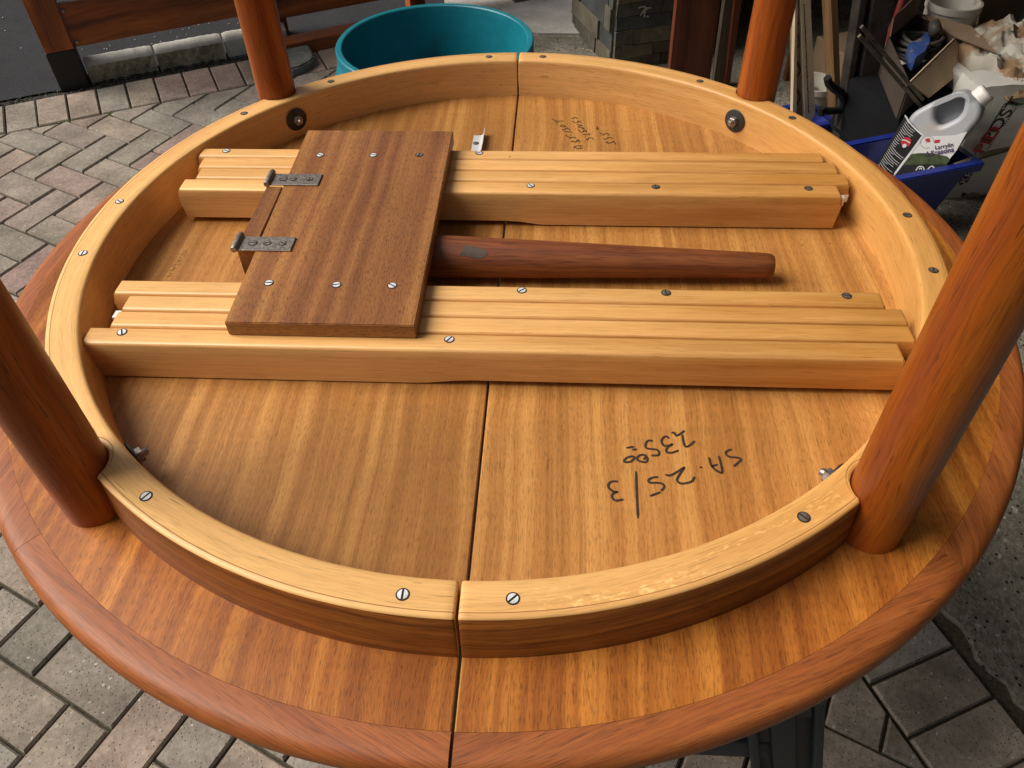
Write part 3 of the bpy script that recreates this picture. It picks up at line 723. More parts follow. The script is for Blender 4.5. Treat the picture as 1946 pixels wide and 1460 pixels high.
# blue bins
def bin_(rf, rimdz, Lx, Ly, label, h):
    rf = Vector(rf); g0 = gz(rf.x, rf.y)
    t = thing('blue_bin', Vector((rf.x-E1.x*Lx/2, rf.y-E1.y*Lx/2, g0)), label, 'bin', 'blue plastic bins in the garage')
    zt = g0+h; ti = .03
    def cor(s, z, ins):
        u0, u1, v0, v1 = -Lx+ins, -ins, ins, Ly-ins
        return [Vector((rf.x, rf.y, z))+E1*u+E2*v for u, v in ((u0, v0), (u1, v0), (u1, v1), (u0, v1))]
    bm = bmesh.new()
    ro = [cor(0, zt, .004), cor(0, g0+.004, .05)]; ri = [cor(0, zt, .010), cor(0, g0+.010, .056)]
    V = [[bm.verts.new(p) for p in L_] for L_ in (ro[1], ro[0], ri[0], ri[1])]
    for k in range(3):
        for i in range(4): bm.faces.new((V[k][i], V[k][(i+1) % 4], V[k+1][(i+1) % 4], V[k+1][i]))
    bm.faces.new(V[0][::-1]); bm.faces.new(V[3]); fin('tub_body', bm, M['blue'], t)
    bm = bmesh.new(); o1, o2 = cor(0, zt+.004, -.016), cor(0, zt-.024, -.014); i1 = cor(0, zt+.004, .008); i2 = cor(0, zt-.02, .003)
    V = [[bm.verts.new(p) for p in L_] for L_ in (i2, o2, o1, i1)]
    for k in range(3):
        for i in range(4): bm.faces.new((V[k][i], V[k][(i+1) % 4], V[k+1][(i+1) % 4], V[k+1][i]))
    bmesh.ops.bevel(bm, geom=[e for e in bm.edges if not e.is_boundary], offset=.003, segments=2, affect='EDGES')
    fin('rim', bm, M['blue'], t, auto=40)
    return t
rf1 = atg((1856, 309), .25)
bin_((rf1.x, rf1.y, 0), .25, .31, .20, 'blue plastic bin holding the white jug, beside the right table edge', .25)
rf2 = atg((1582, 232), .09)
bin_((rf2.x, rf2.y, 0), .09, .12, .14, 'blue plastic bin mostly hidden behind grooved board and table rim', .09)

# white bucket behind the clamp and the dirty bucket at the top
def bucket(c, r0, r1, h, mat, label, tiltpx=None):
    c = Vector(c); t = thing('bucket', c, label, 'bucket')
    bm = lathe_bm([(.001, .006), (r0-.004, .006), (r1-.004, h-.002), (r1-.003, h), (r1+.004, h), (r1+.005, h-.02), (r1, h-.022), (r0, .0), (.001, .0)], c, 40); fin('bucket_body', bm, mat, t, auto=35)
    return t
pb2 = atpl((1545, 195), rf2+E2*.2-E1*.1, -E2); bucket((pb2.x+.012, pb2.y+.06, gz(pb2.x, pb2.y)), .070, .078, pb2.z+.05-gz(pb2.x, pb2.y), M['bucket'], 'cream bucket in shade behind the black clamp')
pbk = atz((1812, 2), -.38); bk = bucket((pbk.x+.005, pbk.y, -.60), .074, .082, .22, M['bucket'], 'dirty white bucket above the open cardboard box')
# something for the bucket to stand on: a crate-like stack of boards
bm = obox(G(pbk.x-.2, pbk.y-.15), E1, E2, UP, .5, .4, -.60-gz(pbk.x, pbk.y)-.001+.02, .004); uvbox(bm, 0, R(20))
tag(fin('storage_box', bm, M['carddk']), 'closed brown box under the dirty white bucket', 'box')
bm = bmesh.new()
prism_bm([atpl(p, pbk+E2*.25, -E2) for p in ((1858, 48), (1930, 66), (1948, -10), (1868, -10))], E2*.012, bm)
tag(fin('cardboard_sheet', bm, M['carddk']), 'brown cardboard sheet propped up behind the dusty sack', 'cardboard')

# open cardboard box with cable coil
BZ = -.415
cb = atz((1752, 100), BZ); cbox = thing('cardboard_box', G(cb.x, cb.y), 'open cardboard box with its flaps folded out, holding a cable coil', 'box')
k4 = [atz(p, BZ) for p in ((1690, 70), (1741, 27), (1814, 73), (1729, 156))]
lf, tp, rt, bt = k4
zb = BZ-.11
def wall(a, b): return prism_bm([a, b, Vector((b.x, b.y, zb)), Vector((a.x, a.y, zb))], ((a+b)/2-cb).normalized()*.004)
for a, b in ((lf, tp), (tp, rt), (rt, bt), (bt, lf)): fin('box_side', wall(a, b), M['cardshade'], cbox)
def flap(name, pts, th, mat):
    n = (pts[1]-pts[0]).cross(pts[-1]-pts[0]).normalized()
    fin(name, prism_bm(pts, n*th), mat, cbox)
out = ((rt+bt)/2-cb).normalized(); hpl = (rt+bt)/2
fn = (rt-bt).cross(out*.6-UP*.75).normalized()
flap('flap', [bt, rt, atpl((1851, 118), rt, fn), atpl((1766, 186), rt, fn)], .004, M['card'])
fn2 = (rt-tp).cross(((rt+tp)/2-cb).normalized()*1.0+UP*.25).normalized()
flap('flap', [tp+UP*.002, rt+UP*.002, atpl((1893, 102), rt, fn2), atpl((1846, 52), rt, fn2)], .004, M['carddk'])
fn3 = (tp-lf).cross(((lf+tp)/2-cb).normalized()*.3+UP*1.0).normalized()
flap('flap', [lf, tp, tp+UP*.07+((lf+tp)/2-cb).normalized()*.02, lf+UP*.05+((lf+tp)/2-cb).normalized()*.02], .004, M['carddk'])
coil = thing('cable_coil', (cb.x, cb.y, BZ-.06), 'dark rubber cable coil lying in the cardboard box', 'cable')
path = []; ccx = atz((1745, 93), BZ-.05)
random.seed(8)
for k in range(5*28+1):
    an = 2*math.pi*k/28; r_ = .072-.003*(k/28)+.004*math.sin(an*1.7); path.append(Vector((ccx.x+math.cos(an)*r_, ccx.y+math.sin(an)*r_*.95, BZ-.075+.013*(k/28)+.004*math.sin(an*2.3))))
fin('cable', tube_bm(path, .0065, 8), M['rubber'], coil, smooth=True)
fin('plug_end', tube_bm([atz((1775, 42), BZ+.03), atz((1778, 56), BZ+.015), atz((1772, 70), BZ-.01)], [.016, .020, .014], 12), M['rubber'], coil, smooth=True)
gz_ = [atz(p, BZ-.005) for p in ((1727, 82), (1752, 72), (1758, 60), (1770, 62), (1768, 82), (1757, 98), (1741, 110), (1733, 100))]
bm = prism_bm(gz_, (0, 0, -.045)); bmesh.ops.bevel(bm, geom=list(bm.edges), offset=.003, segments=2, affect='EDGES')
tag(fin('blue_casing', bm, M['blueg'], auto=40), 'dusty blue plastic casing lying inside the cable coil', 'tool part')

bm = obox(G(cb.x, cb.y)-E1*.13-E2*.14, E1, E2, UP, .28, .30, zb-gz(cb.x, cb.y)-.001, .01)
for k in range(2): obox(G(cb.x, cb.y)-E1*.134-E2*.144+UP*(.03+.06*k), E1, E2, UP, .288, .308, .02, .004, 2, bm)
tag(fin('void_crate', bm, M['crate'], auto=40), 'made-up black crate standing in for the dark void under the open cardboard box', 'crate')  # added black crate; stands in for shade in the void under the box
# stakes in front of the cardboard box
for k, (p1, p2, lab) in enumerate((((1676, 113), (1748, 196), 'thin wooden stake crossing under the box flap, nearest the jug'), ((1680, 97), (1729, 156), 'short dark stake just above the other, beside the box corner'))):
    fo = cb-(E2*.16); a, b = atpl(p1, fo, -E2), atpl(p2, fo, -E2); d = (b-a).normalized(); x = d.cross(E2).normalized()
    bm = obox(a-d*.12-x*.008, d, E2, -x if False else x, (b-a).length+.22, .008, .010, .001); uvbox(bm, 0, 0); tag(fin('wooden_stake', bm, M['oldplank']), lab, 'stake')
# dark tin with label
pt = atg((1700, 225)); tin = thing('paint_tin', pt, 'dark paint tin with a worn label in the shade behind the bin', 'tin')
tb = atpl((1700, 172), pt+E2*.1, -E2)
bm = lathe_bm([(.001, 0), (.085, 0), (.085, .17), (.088, .172), (.088, .18), (.08, .18), (.08, .165), (.001, .165)], (tb.x, tb.y, tb.z-.1), 36); fin('tin_body', bm, M['blk'], tin, auto=35)
bm = lathe_bm([(.0856, .05), (.0862, .05), (.0862, .13), (.0856, .13)], (tb.x, tb.y, tb.z-.1), 20, None, R(235), R(300)); fin('tin_label', bm, M['grit'], tin)
bm = obox(Vector((tb.x-.14, tb.y-.1, gz(tb.x, tb.y))), E1, E2, UP, .3, .25, tb.z-.1-gz(tb.x, tb.y)-.001, .003)
tag(fin('wooden_block', bm, M['oldplank']), 'dark block under the paint tin, lost in shade', 'block')

# milky jug: side outline with handle hole, extruded
JP = atpl((1745, 260), rf1+E2*.085-E1*.14, -(CAM-rf1).normalized())
jn = (CAM-JP).normalized(); jn = (jn+Vector((-.12, 0, -.12))).normalized()
def jpx(p): return atpl(p, JP, jn)
jup = (jpx((1825, 140))-jpx((1720, 300))).normalized()
jx = jup.cross(jn).normalized()          # to the right of the jug, seen from the camera
jug = thing('jug', JP-jup*.12, 'milky white plastic jug with a black label, leaning in the blue bin', 'jug')
s_ = (jpx((1830, 170))-jpx((1720, 330))).length
def jl(p): q = jpx(p)-JP; return (q.dot(jx), q.dot(jup))
outer = [(1664, 346), (1690, 306), (1731, 238), (1740, 224), (1756, 213), (1803, 192), (1824, 184), (1834, 188), (1843, 199), (1853, 208), (1852, 222), (1838, 241), (1818, 267), (1794, 298), (1766, 345), (1716, 352)]
hole = [(1774, 216), (1778, 206), (1800, 194), (1822, 190), (1832, 194), (1833, 206), (1826, 220), (1805, 232), (1786, 236), (1776, 228)]
cu = bpy.data.curves.new('jugc', 'CURVE'); cu.dimensions = '2D'; cu.fill_mode = 'BOTH'; cu.extrude = .040; cu.bevel_depth = .014; cu.bevel_resolution = 4
hole_c = [(1803+(x-1803)*1.32, 213+(y-213)*1.55) for x, y in hole]
for ring, off in ((outer, 0), (hole_c, 0)):
    sp = cu.splines.new('BEZIER'); sp.bezier_points.add(len(ring)-1); sp.use_cyclic_u = True; sp.resolution_u = 4
    for bp_, p in zip(sp.bezier_points, ring):
        u, v = jl(p); bp_.co = (u, v, 0); bp_.handle_left_type = bp_.handle_right_type = 'AUTO'
to = bpy.data.objects.new('t', cu); C.objects.link(to); dg = bpy.context.evaluated_depsgraph_get(); dg.update()
me = bpy.data.meshes.new_from_object(to.evaluated_get(dg)); bpy.data.objects.remove(to); me.materials.clear()
jd = -jn; jc = JP+jd*.055
for v in me.vertices: v.co = (jc+jx*v.co.x+jup*v.co.y+jn*v.co.z)-wloc(jug)
me.name = 'jug_body'; jb = link('jug_body', me, M['hdpe'], jug, True); md_angle(me, 45)
def jat(p, off=.0012): q = jpx(p); return q+jn*off
cu2 = [(x, y) for x, y in hole]; bm = prism_bm([jpx((1803+(x-1803)*1.25, 213+(y-213)*1.25))+jd*.055 for x, y in hole], jd*.03)
fin('handle_recess', bm, M['hdpe'], jug)
c0 = jpx((1862, 186))+jd*.055; cd_ = (jup*.97+jx*.35).normalized()
fin('cap', tube_bm([c0-cd_*.012, c0-cd_*.011, c0+cd_*.014, c0+cd_*.018], [.024, .0275, .0265, .022], 24), M['cap'], jug, auto=35)
jug_f = .0  # front face of the extruded body lies on JP plane
def jlabel(name, pts, mat, off, bm=None):
    bm = bmesh.new(); bm.faces.new([bm.verts.new(jat(p, off)) for p in pts]); return fin(name, bm, mat, jug)
jlabel('front_label', [(1754, 258), (1780, 259), (1815, 257), (1838, 250), (1818, 286), (1800, 308), (1786, 330), (1700, 332)], M['labelw'], .0012)
jlabel('front_label', [(1731, 293), (1745, 291), (1772, 291), (1800, 297), (1806, 303), (1786, 330), (1700, 332)], M['green'], .0020)
jlabel('front_label', [(1716, 314), (1740, 313), (1770, 312), (1797, 312), (1784, 334), (1700, 334)], M['black'], .0027)
jlabel('back_label', [(1720, 220), (1735, 236), (1753, 256), (1698, 332), (1662, 332), (1658, 326)], M['black'], .0012)
wl = bmesh.new(); ribbon_bm([jat(p, .0022) for p in ((1720, 219), (1729, 233), (1742, 247), (1754, 257))], .004, jn, wl)
ribbon_bm([jat(p, .0022) for p in ((1755, 257), (1735, 285), (1715, 311), (1700, 332))], .006, jn, wl)
random.seed(4)
for k in range(26):
    f = k/26; a = Vector((1721-60*f, 226+96*f)); wdt = random.uniform(18, 27) if k % 5 else 12
    if 7 < k < 13: wdt = random.uniform(8, 13)
    ribbon_bm([jat((a.x+2, a.y+1), .0022), jat((a.x+wdt*.5, a.y+wdt*.62), .0022), jat((a.x+wdt, a.y+wdt*1.02), .0022)], .0011, jn, wl)
fin('label_print', wl, M['labelw'], jug)
def disc(p, r, mat, name, off, sx=1.0, n=20):
    c = jat(p, off); bm = bmesh.new(); bm.faces.new([bm.verts.new(c+(jx*math.cos(2*math.pi*k/n)*sx+jup*math.sin(2*math.pi*k/n))*r) for k in range(n)]); return fin(name, bm, mat, jug)
disc((1722, 270), .0135, M['red'], 'round_logo', .0024); disc((1719, 277), .0055, M['labelw'], 'logo_dot', .0030)
rb = bmesh.new(); ribbon_bm([jat(p, .003) for p in ((1714, 266), (1722, 267), (1730, 272))], .003, jn, rb); fin('logo_band', rb, M['labelw'], jug)
# maple-leaf style emblem: eleven-point leaf
lc = jat((1763, 267), .0022); leafp = [(0, 1), (.22, .55), (.55, .72), (.45, .25), (.95, .3), (.7, -.05), (.85, -.3), (.3, -.35), (.06, -.42), (.06, -.9), (-.06, -.9), (-.06, -.42), (-.3, -.35), (-.85, -.3), (-.7, -.05), (-.95, .3), (-.45, .25), (-.55, .72), (-.22, .55)]
bm = bmesh.new(); bm.faces.new([bm.verts.new(lc+(jx*x+jup*y)*.0085) for x, y in leafp]); fin('leaf_emblem', bm, M['red'], jug)
rg = bmesh.new(); cc = jat((1762, 270), .0022); ribbon_bm([cc+(jx*math.cos(a_)+jup*math.sin(a_))*.0165 for a_ in [R(x) for x in range(30, 331, 20)]], .0008, jn, rg); fin('emblem_ring', rg, M['grit'], jug)
jlabel('red_badge', [(1777, 266), (1787, 265), (1785, 271), (1775, 272)], M['red'], .0022)
tu = (jat((1806, 276))-jat((1778, 281))).normalized(); tv = jn.cross(tu)
text_obj('Larrylin', 'label_lettering', M['purple'], jug, jat((1777, 284), .003), tu, tv, .015, bold=.0003)
text_obj('4 Seasons', 'label_lettering', M['purple'], jug, jat((1759, 297), .0032), tu, tv, .018, bold=.0005)
rg = bmesh.new()
for st in ([(1741, 324), (1746, 317), (1754, 317), (1757, 324)], [(1747, 322), (1750, 319), (1752, 322)], [(1762, 323), (1768, 317), (1773, 316), (1777, 322)]): ribbon_bm([jat(p, .0035) for p in st], .0026, jn, rg)
fin('label_print', rg, M['labelw'], jug)

# cement sack: upright, two visible faces
random.seed(14)
bgp = atg((1822, 378)); bE = (E1*.9-E2*.1).normalized(); bE2 = Vector((-bE.y, bE.x, 0))
sack = thing('cement_sack', bgp, 'white paper cement sack with green border and red and black lettering', 'sack')
def sackbm(o, lx, ly, h, n=(9, 5, 12)):
    bm = box_bm((0, 0, 0), (1, 1, 1)); bmesh.ops.subdivide_edges(bm, edges=list(bm.edges), cuts=9, use_grid_fill=True)
    for v in bm.verts:
        x, y, z = v.co; bul = .022*math.sin(math.pi*x)*math.sin(math.pi*min(z*1.05, 1)); pin = 1-.25*max(0, z-.85)/.15
        yy = (y-.5)*pin*ly+(bul if y > .5 else -bul)*(abs(y-.5)*2)
        rnd = Vector((random.uniform(-1, 1), random.uniform(-1, 1), random.uniform(-1, 1)))*.003
        wv = .006*math.sin(z*21+x*5)+.004*math.sin(z*37+y*9)
        v.co = o+bE*(x*lx)+bE2*(yy+ly/2+wv*.6)+UP*(z*h)+rnd
    return bm
sk = atpl((1792, 365), bgp, -bE2); sO = Vector((sk.x, sk.y, gz(sk.x, sk.y))); BH = atpl((1872, 172), sO, -bE2).z-sO.z
bm = sackbm(sO, .30, .13, BH); fin('sack_body', bm, M['bag'], sack, auto=60)
sO2 = sO-bE2*.026
def spx(p): return atpl(p, sO2, -bE2)+(-bE2)*.001
sb = bmesh.new()
for st in ([(1849, 299), (1880, 245), (1909, 197)], [(1909, 197), (1925, 198), (1945, 198)]): ribbon_bm([spx(p) for p in st], .006, -bE2, sb)
fin('green_border', sb, M['greenp'], sack)
sd = (spx((1900, 237))-spx((1857, 296))).normalized(); sv = (-bE2).cross(sd).normalized()
t0 = spx((1860, 297))
text_obj('PID', 'sack_lettering', M['red'], sack, spx((1866, 293)), sd, sv, .058, bold=.0012)
text_obj('POST', 'sack_lettering', M['ink'], sack, spx((1881, 271)), sd, sv, .058, bold=.0012)
sb = bmesh.new()
for a_, b_2 in (((1876, 284), (1900, 248)), ((1906, 240), (1932, 204))):
    a_, b_2 = Vector(a_), Vector(b_2)
    for k in range(9):
        p = a_.lerp(b_2, k/9); q = a_.lerp(b_2, (k+.62)/9); ribbon_bm([spx(p), spx(q)], .006, -bE2, sb)
fin('small_print', sb, M['ink'], sack)
hx = [(1819, 338), (1830, 317), (1846, 312), (1850, 325), (1838, 346), (1823, 352)]
bm = bmesh.new(); bm.faces.new([bm.verts.new(spx(p)-bE2*.001) for p in hx]); fin('hexagon_logo', bm, M['black'], sack)
hd = (spx((1848, 318))-spx((1824, 350))).normalized(); text_obj('KRETE', 'sack_lettering', M['labelw'], sack, spx((1832, 349))-bE2*.0015, hd, (-bE2).cross(hd), .035)

# crumpled dusty plastic on top of sack
dc = sO+bE*.10+bE2*.12+UP*(BH+.005)
dp = bmesh.new(); nx, ny = 30, 30; gr = []
random.seed(30)
import mathutils.noise as mn
for i in range(nx+1):
    col = []
    for j in range(ny+1):
        u, v = i/nx-.5, j/ny-.5
        p = sO+bE*(.085+i/nx*.40)+bE2*(-.015+j/ny*.42)
        r_ = math.hypot(u*1.05, v*1.05); h = .09*math.cos(min(r_*2.2, 1.5))-.02
        q = Vector((u*5, v*5, 1.3)); cr = abs(mn.noise(q*.9))*.055+abs(mn.noise(q*1.9+Vector((5, 0, 0))))*.040+random.uniform(-.006, .006)
        z = sO.z+BH+h+cr-.03
        if j == 0 or i == 0: z = sO.z+BH-.03
        col.append(dp.verts.new(Vector((p.x, p.y, z))+Vector((mn.noise(q*1.2), mn.noise(q*1.3+Vector((3, 1, 0))), 0))*.014))
    gr.append(col)
for i in range(nx):
    for j in range(ny): dp.faces.new((gr[i][j], gr[i+1][j], gr[i+1][j+1], gr[i][j+1]))
dustbag = tag(fin('plastic_sack', dp, M['dust'], auto=22), 'crumpled dusty white plastic sack lying over the cement sack', 'sack')
sm = dustbag.modifiers.new('solid', 'SOLIDIFY'); sm.thickness = .003
bm = obox(sO+bE*.04+bE2*.15, bE, bE2, UP, .5, .34, BH-.03, .01); tag(fin('stacked_sack', bm, M['bag']), 'second pale sack hidden behind the cement sack', 'sack')
# grey twig and offcut on the floor
a, b = atpl((1828, 312), sO-bE2*.16, -bE2), atpl((1912, 284), sO-bE2*.10, -bE2)
bm = tube_bm([a-(b-a)*.15, a.lerp(b, .4)+UP*.006, b, b+(b-a)*.6], [.010, .0095, .008, .007], 9); tag(fin('branch', bm, M['oldplank'], smooth=True), 'thin dark branch lying across the corner of the blue bin', 'branch')
a = atg((1828, 378)); bm = obox(a, bE, bE2, UP, .055, .03, .022, .003, jit=.003); uvbox(bm, 0, 0); tag(fin('wood_offcut', bm, M['tan']), 'small brown wood offcut on the floor under the cement sack', 'offcut')
a = atg((1820, 374)); bm = tube_bm([a+UP*.016, a+UP*.016+bE*.02], .014, 14); tag(fin('bottle_lid', bm, M['blk'], auto=40), 'small black lid on the floor beside the wood offcut', 'lid')

# ================================================================== SAWHORSES under the table
def sawhorse(x, label, sp=.205):
    t = thing('sawhorse', G(x, 0), label, 'sawhorse', 'sawhorses under the table'); top = -.0262
    bm = box_bm((x-.035, -.405, top-.085), (x+.035, .405, top), .006)
    for q in (-.02, .008): box_bm((x-.038, -.40, top-.06+q), (x+.038, .40, top-.048+q), .003, 2, bm)
    fin('beam', bm, M['sawh'], t, auto=40)
    for y, sy in ((-.405, -1), (.385, 1)):
        for sx in (-1, 1):
            f = G(x+sx*sp, y); tp_ = Vector((x+sx*.012, y, top-.03)); ax = (tp_-f).normalized(); nv = Vector((0, sy, 0)); wv = ax.cross(nv).normalized()
            L = (tp_-f).length; bm = obox(f-wv*.043, ax, wv, nv, L, .086, .012, .001)
            for q0, q1, dd in ((0, .012, .026), (.026, .056, .022), (.074, .086, .026)): obox(f-wv*(.043-q0), ax, wv, nv, L*.985, q1-q0, dd, .004, 3, bm)
            fin('leg', bm, M['sawh'], t, auto=40)
        f = G(x, y); bm = box_bm((x-.10, y-.006+sy*.008, -.45), (x+.10, y+.006+sy*.008, -.40), .004); fin('cross_brace', bm, M['sawh'], t, auto=40)
        bm = prism_bm([Vector((x-.10, y+sy*.012, -.30)), Vector((x+.10, y+sy*.012, -.30)), Vector((x+.05, y+sy*.012, -.08)), Vector((x-.05, y+sy*.012, -.08))], (0, sy*.008, 0)); fin('gusset', bm, M['sawh'], t)
    return t
sawhorse(.268, 'dark grey plastic sawhorse under the right half of the table')
sawhorse(-.076, 'dark grey plastic sawhorse under the left half of the table', .105)

# ================================================================== THE TABLE (upside down)
tab = thing('dining_table', (0, 0, 0), 'round teak extending table lying upside down on sawhorses', 'table')
H = .0572; LEGS = [(-.3578, -.3741), (.3538, -.3743), (-.3685, .3626), (.3644, .3649)]
def planar_uv(bm):
    uv = bm.loops.layers.uv.verify()
    for f in bm.faces:
        for l in f.loops: l[uv].uv = (l.vert.co.y+l.vert.co.z, l.vert.co.x)
panels = []
for s in (-1, 1):
    bm = bmesh.new(); n = 96; g = .0012; RP, RI = .5705, .489
    def arc(r_, z, gg): a_ = math.acos(gg/r_); return [bm.verts.new((s*r_*math.cos(t), r_*math.sin(t), z)) for t in [-a_+2*a_*k/n for k in range(n+1)]]
    to, ti, lo = arc(RP, 0, g+.001), arc(RI, 0, g+.001), arc(RP, -.022, g)
    e0, e1 = bm.verts.new((s*g, lo[0].co.y, -.0011)), bm.verts.new((s*g, lo[-1].co.y, -.0011))
    f = bm.faces.new(ti); f.material_index = 0
    for k in range(n):
        for q in ((to[k], to[k+1], ti[k+1], ti[k]), (to[k], lo[k], lo[k+1], to[k+1])): bm.faces.new(q).material_index = 1
    bm.faces.new(lo); bm.faces.new((to[0], ti[0], ti[-1], to[-1], e1, e0)); bm.faces.new((e0, e1, lo[-1], lo[0])); bm.faces.new((to[0], e0, lo[0])); bm.faces.new((to[-1], lo[-1], e1))
    planar_uv(bm); panels.append(fin('table_panel', bm, [M['veneer'], M['veneer_out']], tab))
# lipping segments
prof = [(.5707, -.0002), (.584, -.0003), (.5905, -.0010), (.5948, -.0030), (.5978, -.0066), (.5994, -.011), (.600, -.0155), (.5997, -.0195), (.5982, -.0228), (.5945, -.0253), (.5707, -.0255)]
segs = [(90.13, 136), (136.05, 226), (226.05, 269.87), (270.13, 316), (316.05, 403.9), (403.95, 449.87)]
for a0, a1 in segs:
    bm = bmesh.new(); n = max(8, int((a1-a0)/1.5)); cols = []
    for k in range(n+1):
        t = R(a0+(a1-a0)*k/n); cols.append([bm.verts.new((r_*math.cos(t), r_*math.sin(t), z)) for r_, z in prof])
    uv = bm.loops.layers.uv.verify(); tm = R((a0+a1)/2+random.uniform(-9, 9)); du = Vector((-math.sin(tm), math.cos(tm), 0)); dv = Vector((math.cos(tm), math.sin(tm), 0))
    for k in range(n):
        for i in range(len(prof)): bm.faces.new((cols[k][i], cols[k+1][i], cols[k+1][(i+1) % len(prof)], cols[k][(i+1) % len(prof)]))
    bm.faces.new(cols[0]); bm.faces.new(cols[-1][::-1])
    for f in bm.faces:
        for l in f.loops: l[uv].uv = (l.vert.co.dot(du), l.vert.co.dot(dv)-l.vert.co.z*1.0)
    fin('edge_lipping', bm, M['lip'], tab, auto=40)

# apron ring: pale inside and top, veneered outside, notched round the legs
def outer_r(t, base):
    r_ = base
    for lx, ly in LEGS:
        Rl = math.hypot(lx, ly); ph = (t-math.atan2(ly, lx)+math.pi) % (2*math.pi)-math.pi; rl = .0293
        if abs(ph) < R(4.2):
            q = rl*rl-(Rl*math.sin(ph))**2
            if q > 0: r_ = min(r_, Rl*math.cos(ph)-math.sqrt(q)-.0002)
    return r_
aprons = []
for s in (-1, 1):
    ts = []; a0, a1 = (90, 270) if s < 0 else (-90, 90); t = a0
    legang = [math.degrees(math.atan2(ly, lx)) % 360 for lx, ly in LEGS]
    while t < a1-1e-6:
        ts.append(t); near = min(abs(((t-l+180) % 360)-180) for l in legang); t += .12 if near < 4.5 else 1.0
    ts.append(a1)
    ts = [a0+.16, a0+.20, a0+.30, a0+.45]+[x for x in ts if a0+.7 < x < a1-.7]+[a1-.45, a1-.30, a1-.20, a1-.16]
    bm = bmesh.new(); cols = []; uvs = []
    for idx, td in enumerate(ts):
        t = R(td); e = {0: .0024, 1: .0012, 2: .0005}.get(min(idx, len(ts)-1-idx), 0)
        ot, ob = outer_r(t, .5090), outer_r(t, .5125); it, ib = .4752, .4706
        pr = [(ib, .0), (it-.0006, H-.006-e), (it, H-.0028-e), (it+.0010+e*.3, H-.0009-e), (it+.0032+e*.3, H-e)]
        w_ = ot-.0065-(it+.0034)
        pr += [(it+.0034+w_*k/4, H-e) for k in (1, 2, 3)]
        pr += [(ot-.0055, H-e), (ot-.0047, H-e), (ot-.0016-e*.3, H-.0002-e), (ot-e*.5, H-.0020-e), (ob, .0)]
        cols.append([bm.verts.new((r_*math.cos(t), r_*math.sin(t), z)) for r_, z in pr])
        vv = [0]
        for k in range(1, len(pr)): vv.append(vv[-1]+math.hypot(pr[k][0]-pr[k-1][0], pr[k][1]-pr[k-1][1]))
        uvs.append((t*.49, vv))
    uv = bm.loops.layers.uv.verify(); m_ = len(cols[0])
    for k in range(len(ts)-1):
        for i in range(m_-1):
            f = bm.faces.new((cols[k][i], cols[k+1][i], cols[k+1][i+1], cols[k][i+1]))
            for l, (kk, ii) in zip(f.loops, ((k, i), (k+1, i), (k+1, i+1), (k, i+1))): l[uv].uv = (uvs[kk][0], uvs[kk][1][ii])
            td = ts[k]
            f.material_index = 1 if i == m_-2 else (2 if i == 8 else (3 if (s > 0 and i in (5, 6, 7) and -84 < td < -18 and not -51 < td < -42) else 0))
            f.smooth = True
    for cl_ in (cols[0], cols[-1]):
        f = bm.faces.new(cl_)
        for l in f.loops: l[uv].uv = (l.vert.co.z, math.hypot(l.vert.co.x, l.vert.co.y))
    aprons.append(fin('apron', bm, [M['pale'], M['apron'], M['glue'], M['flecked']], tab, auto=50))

# legs
for (lx, ly), tpr in zip(LEGS, (.006, .010, .010, .008)):
    prof = [(.0, .0288), (.02, .0288), (.06, .0289), (.2, .0283), (.35, .0265), (.5, .0238), (.62, .0212), (.68, .0198), (.695, .0188), (.70, .017)]
    bm = tube_bm([(lx, ly, z+.0005) for z, r_ in prof], [r_ for z, r_ in prof], 48); fin('leg', bm, M['leg'], tab, auto=40)
# spare centre leg
lp = [(-.268, .0225), (-.2, .0265), (-.065, .0260), (.05, .0228), (.18, .0190), (.29, .0160), (.318, .0151), (.325, .0142), (.3285, .0125)]
bm = tube_bm([(x, -.0165-.002*(x+.2), .0275-.006*max(0, x+.1)/.42) for x, r_ in lp], [r_ for x, r_ in lp], 48)
spare = fin('centre_leg', bm, M['spare'], tab, auto=40)

kb = bmesh.new(); K0 = Vector((-.030, -.0165, .0272)); ring_ = []
for k in range(22):
    a_ = 2*math.pi*k/22; rx, ra = (.0125+.003*math.sin(a_*3+1))*math.cos(a_)*1.25, (.32+.08*math.sin(a_*2+.5))*math.sin(a_)
    th_ = R(128)+ra; rr_ = .0254-.062*0*rx+.00035; x_ = K0.x+rx; rr_ = .0260-(x_+.065)*.0278+.0003
    ring_.append(kb.verts.new((x_, -.0165-.002*(x_+.2)+rr_*math.cos(R(-62)-ra+R(0)) if False else -.0165-.002*(x_+.2)+rr_*math.cos(th_)*1.0, .0275-.006*max(0, x_+.1)/.42+rr_*math.sin(th_))))
cv = kb.verts.new((K0.x, -.0165-.002*(K0.x+.2)+(.0260-(K0.x+.065)*.0278+.0006)*math.cos(R(128)), .0275-.006*(K0.x+.1)/.42+(.0260-(K0.x+.065)*.0278+.0006)*math.sin(R(128))))
for k in range(22): kb.faces.new((ring_[k], ring_[(k+1) % 22], cv))
fin('knot', kb, M['knot'], spare, smooth=True)

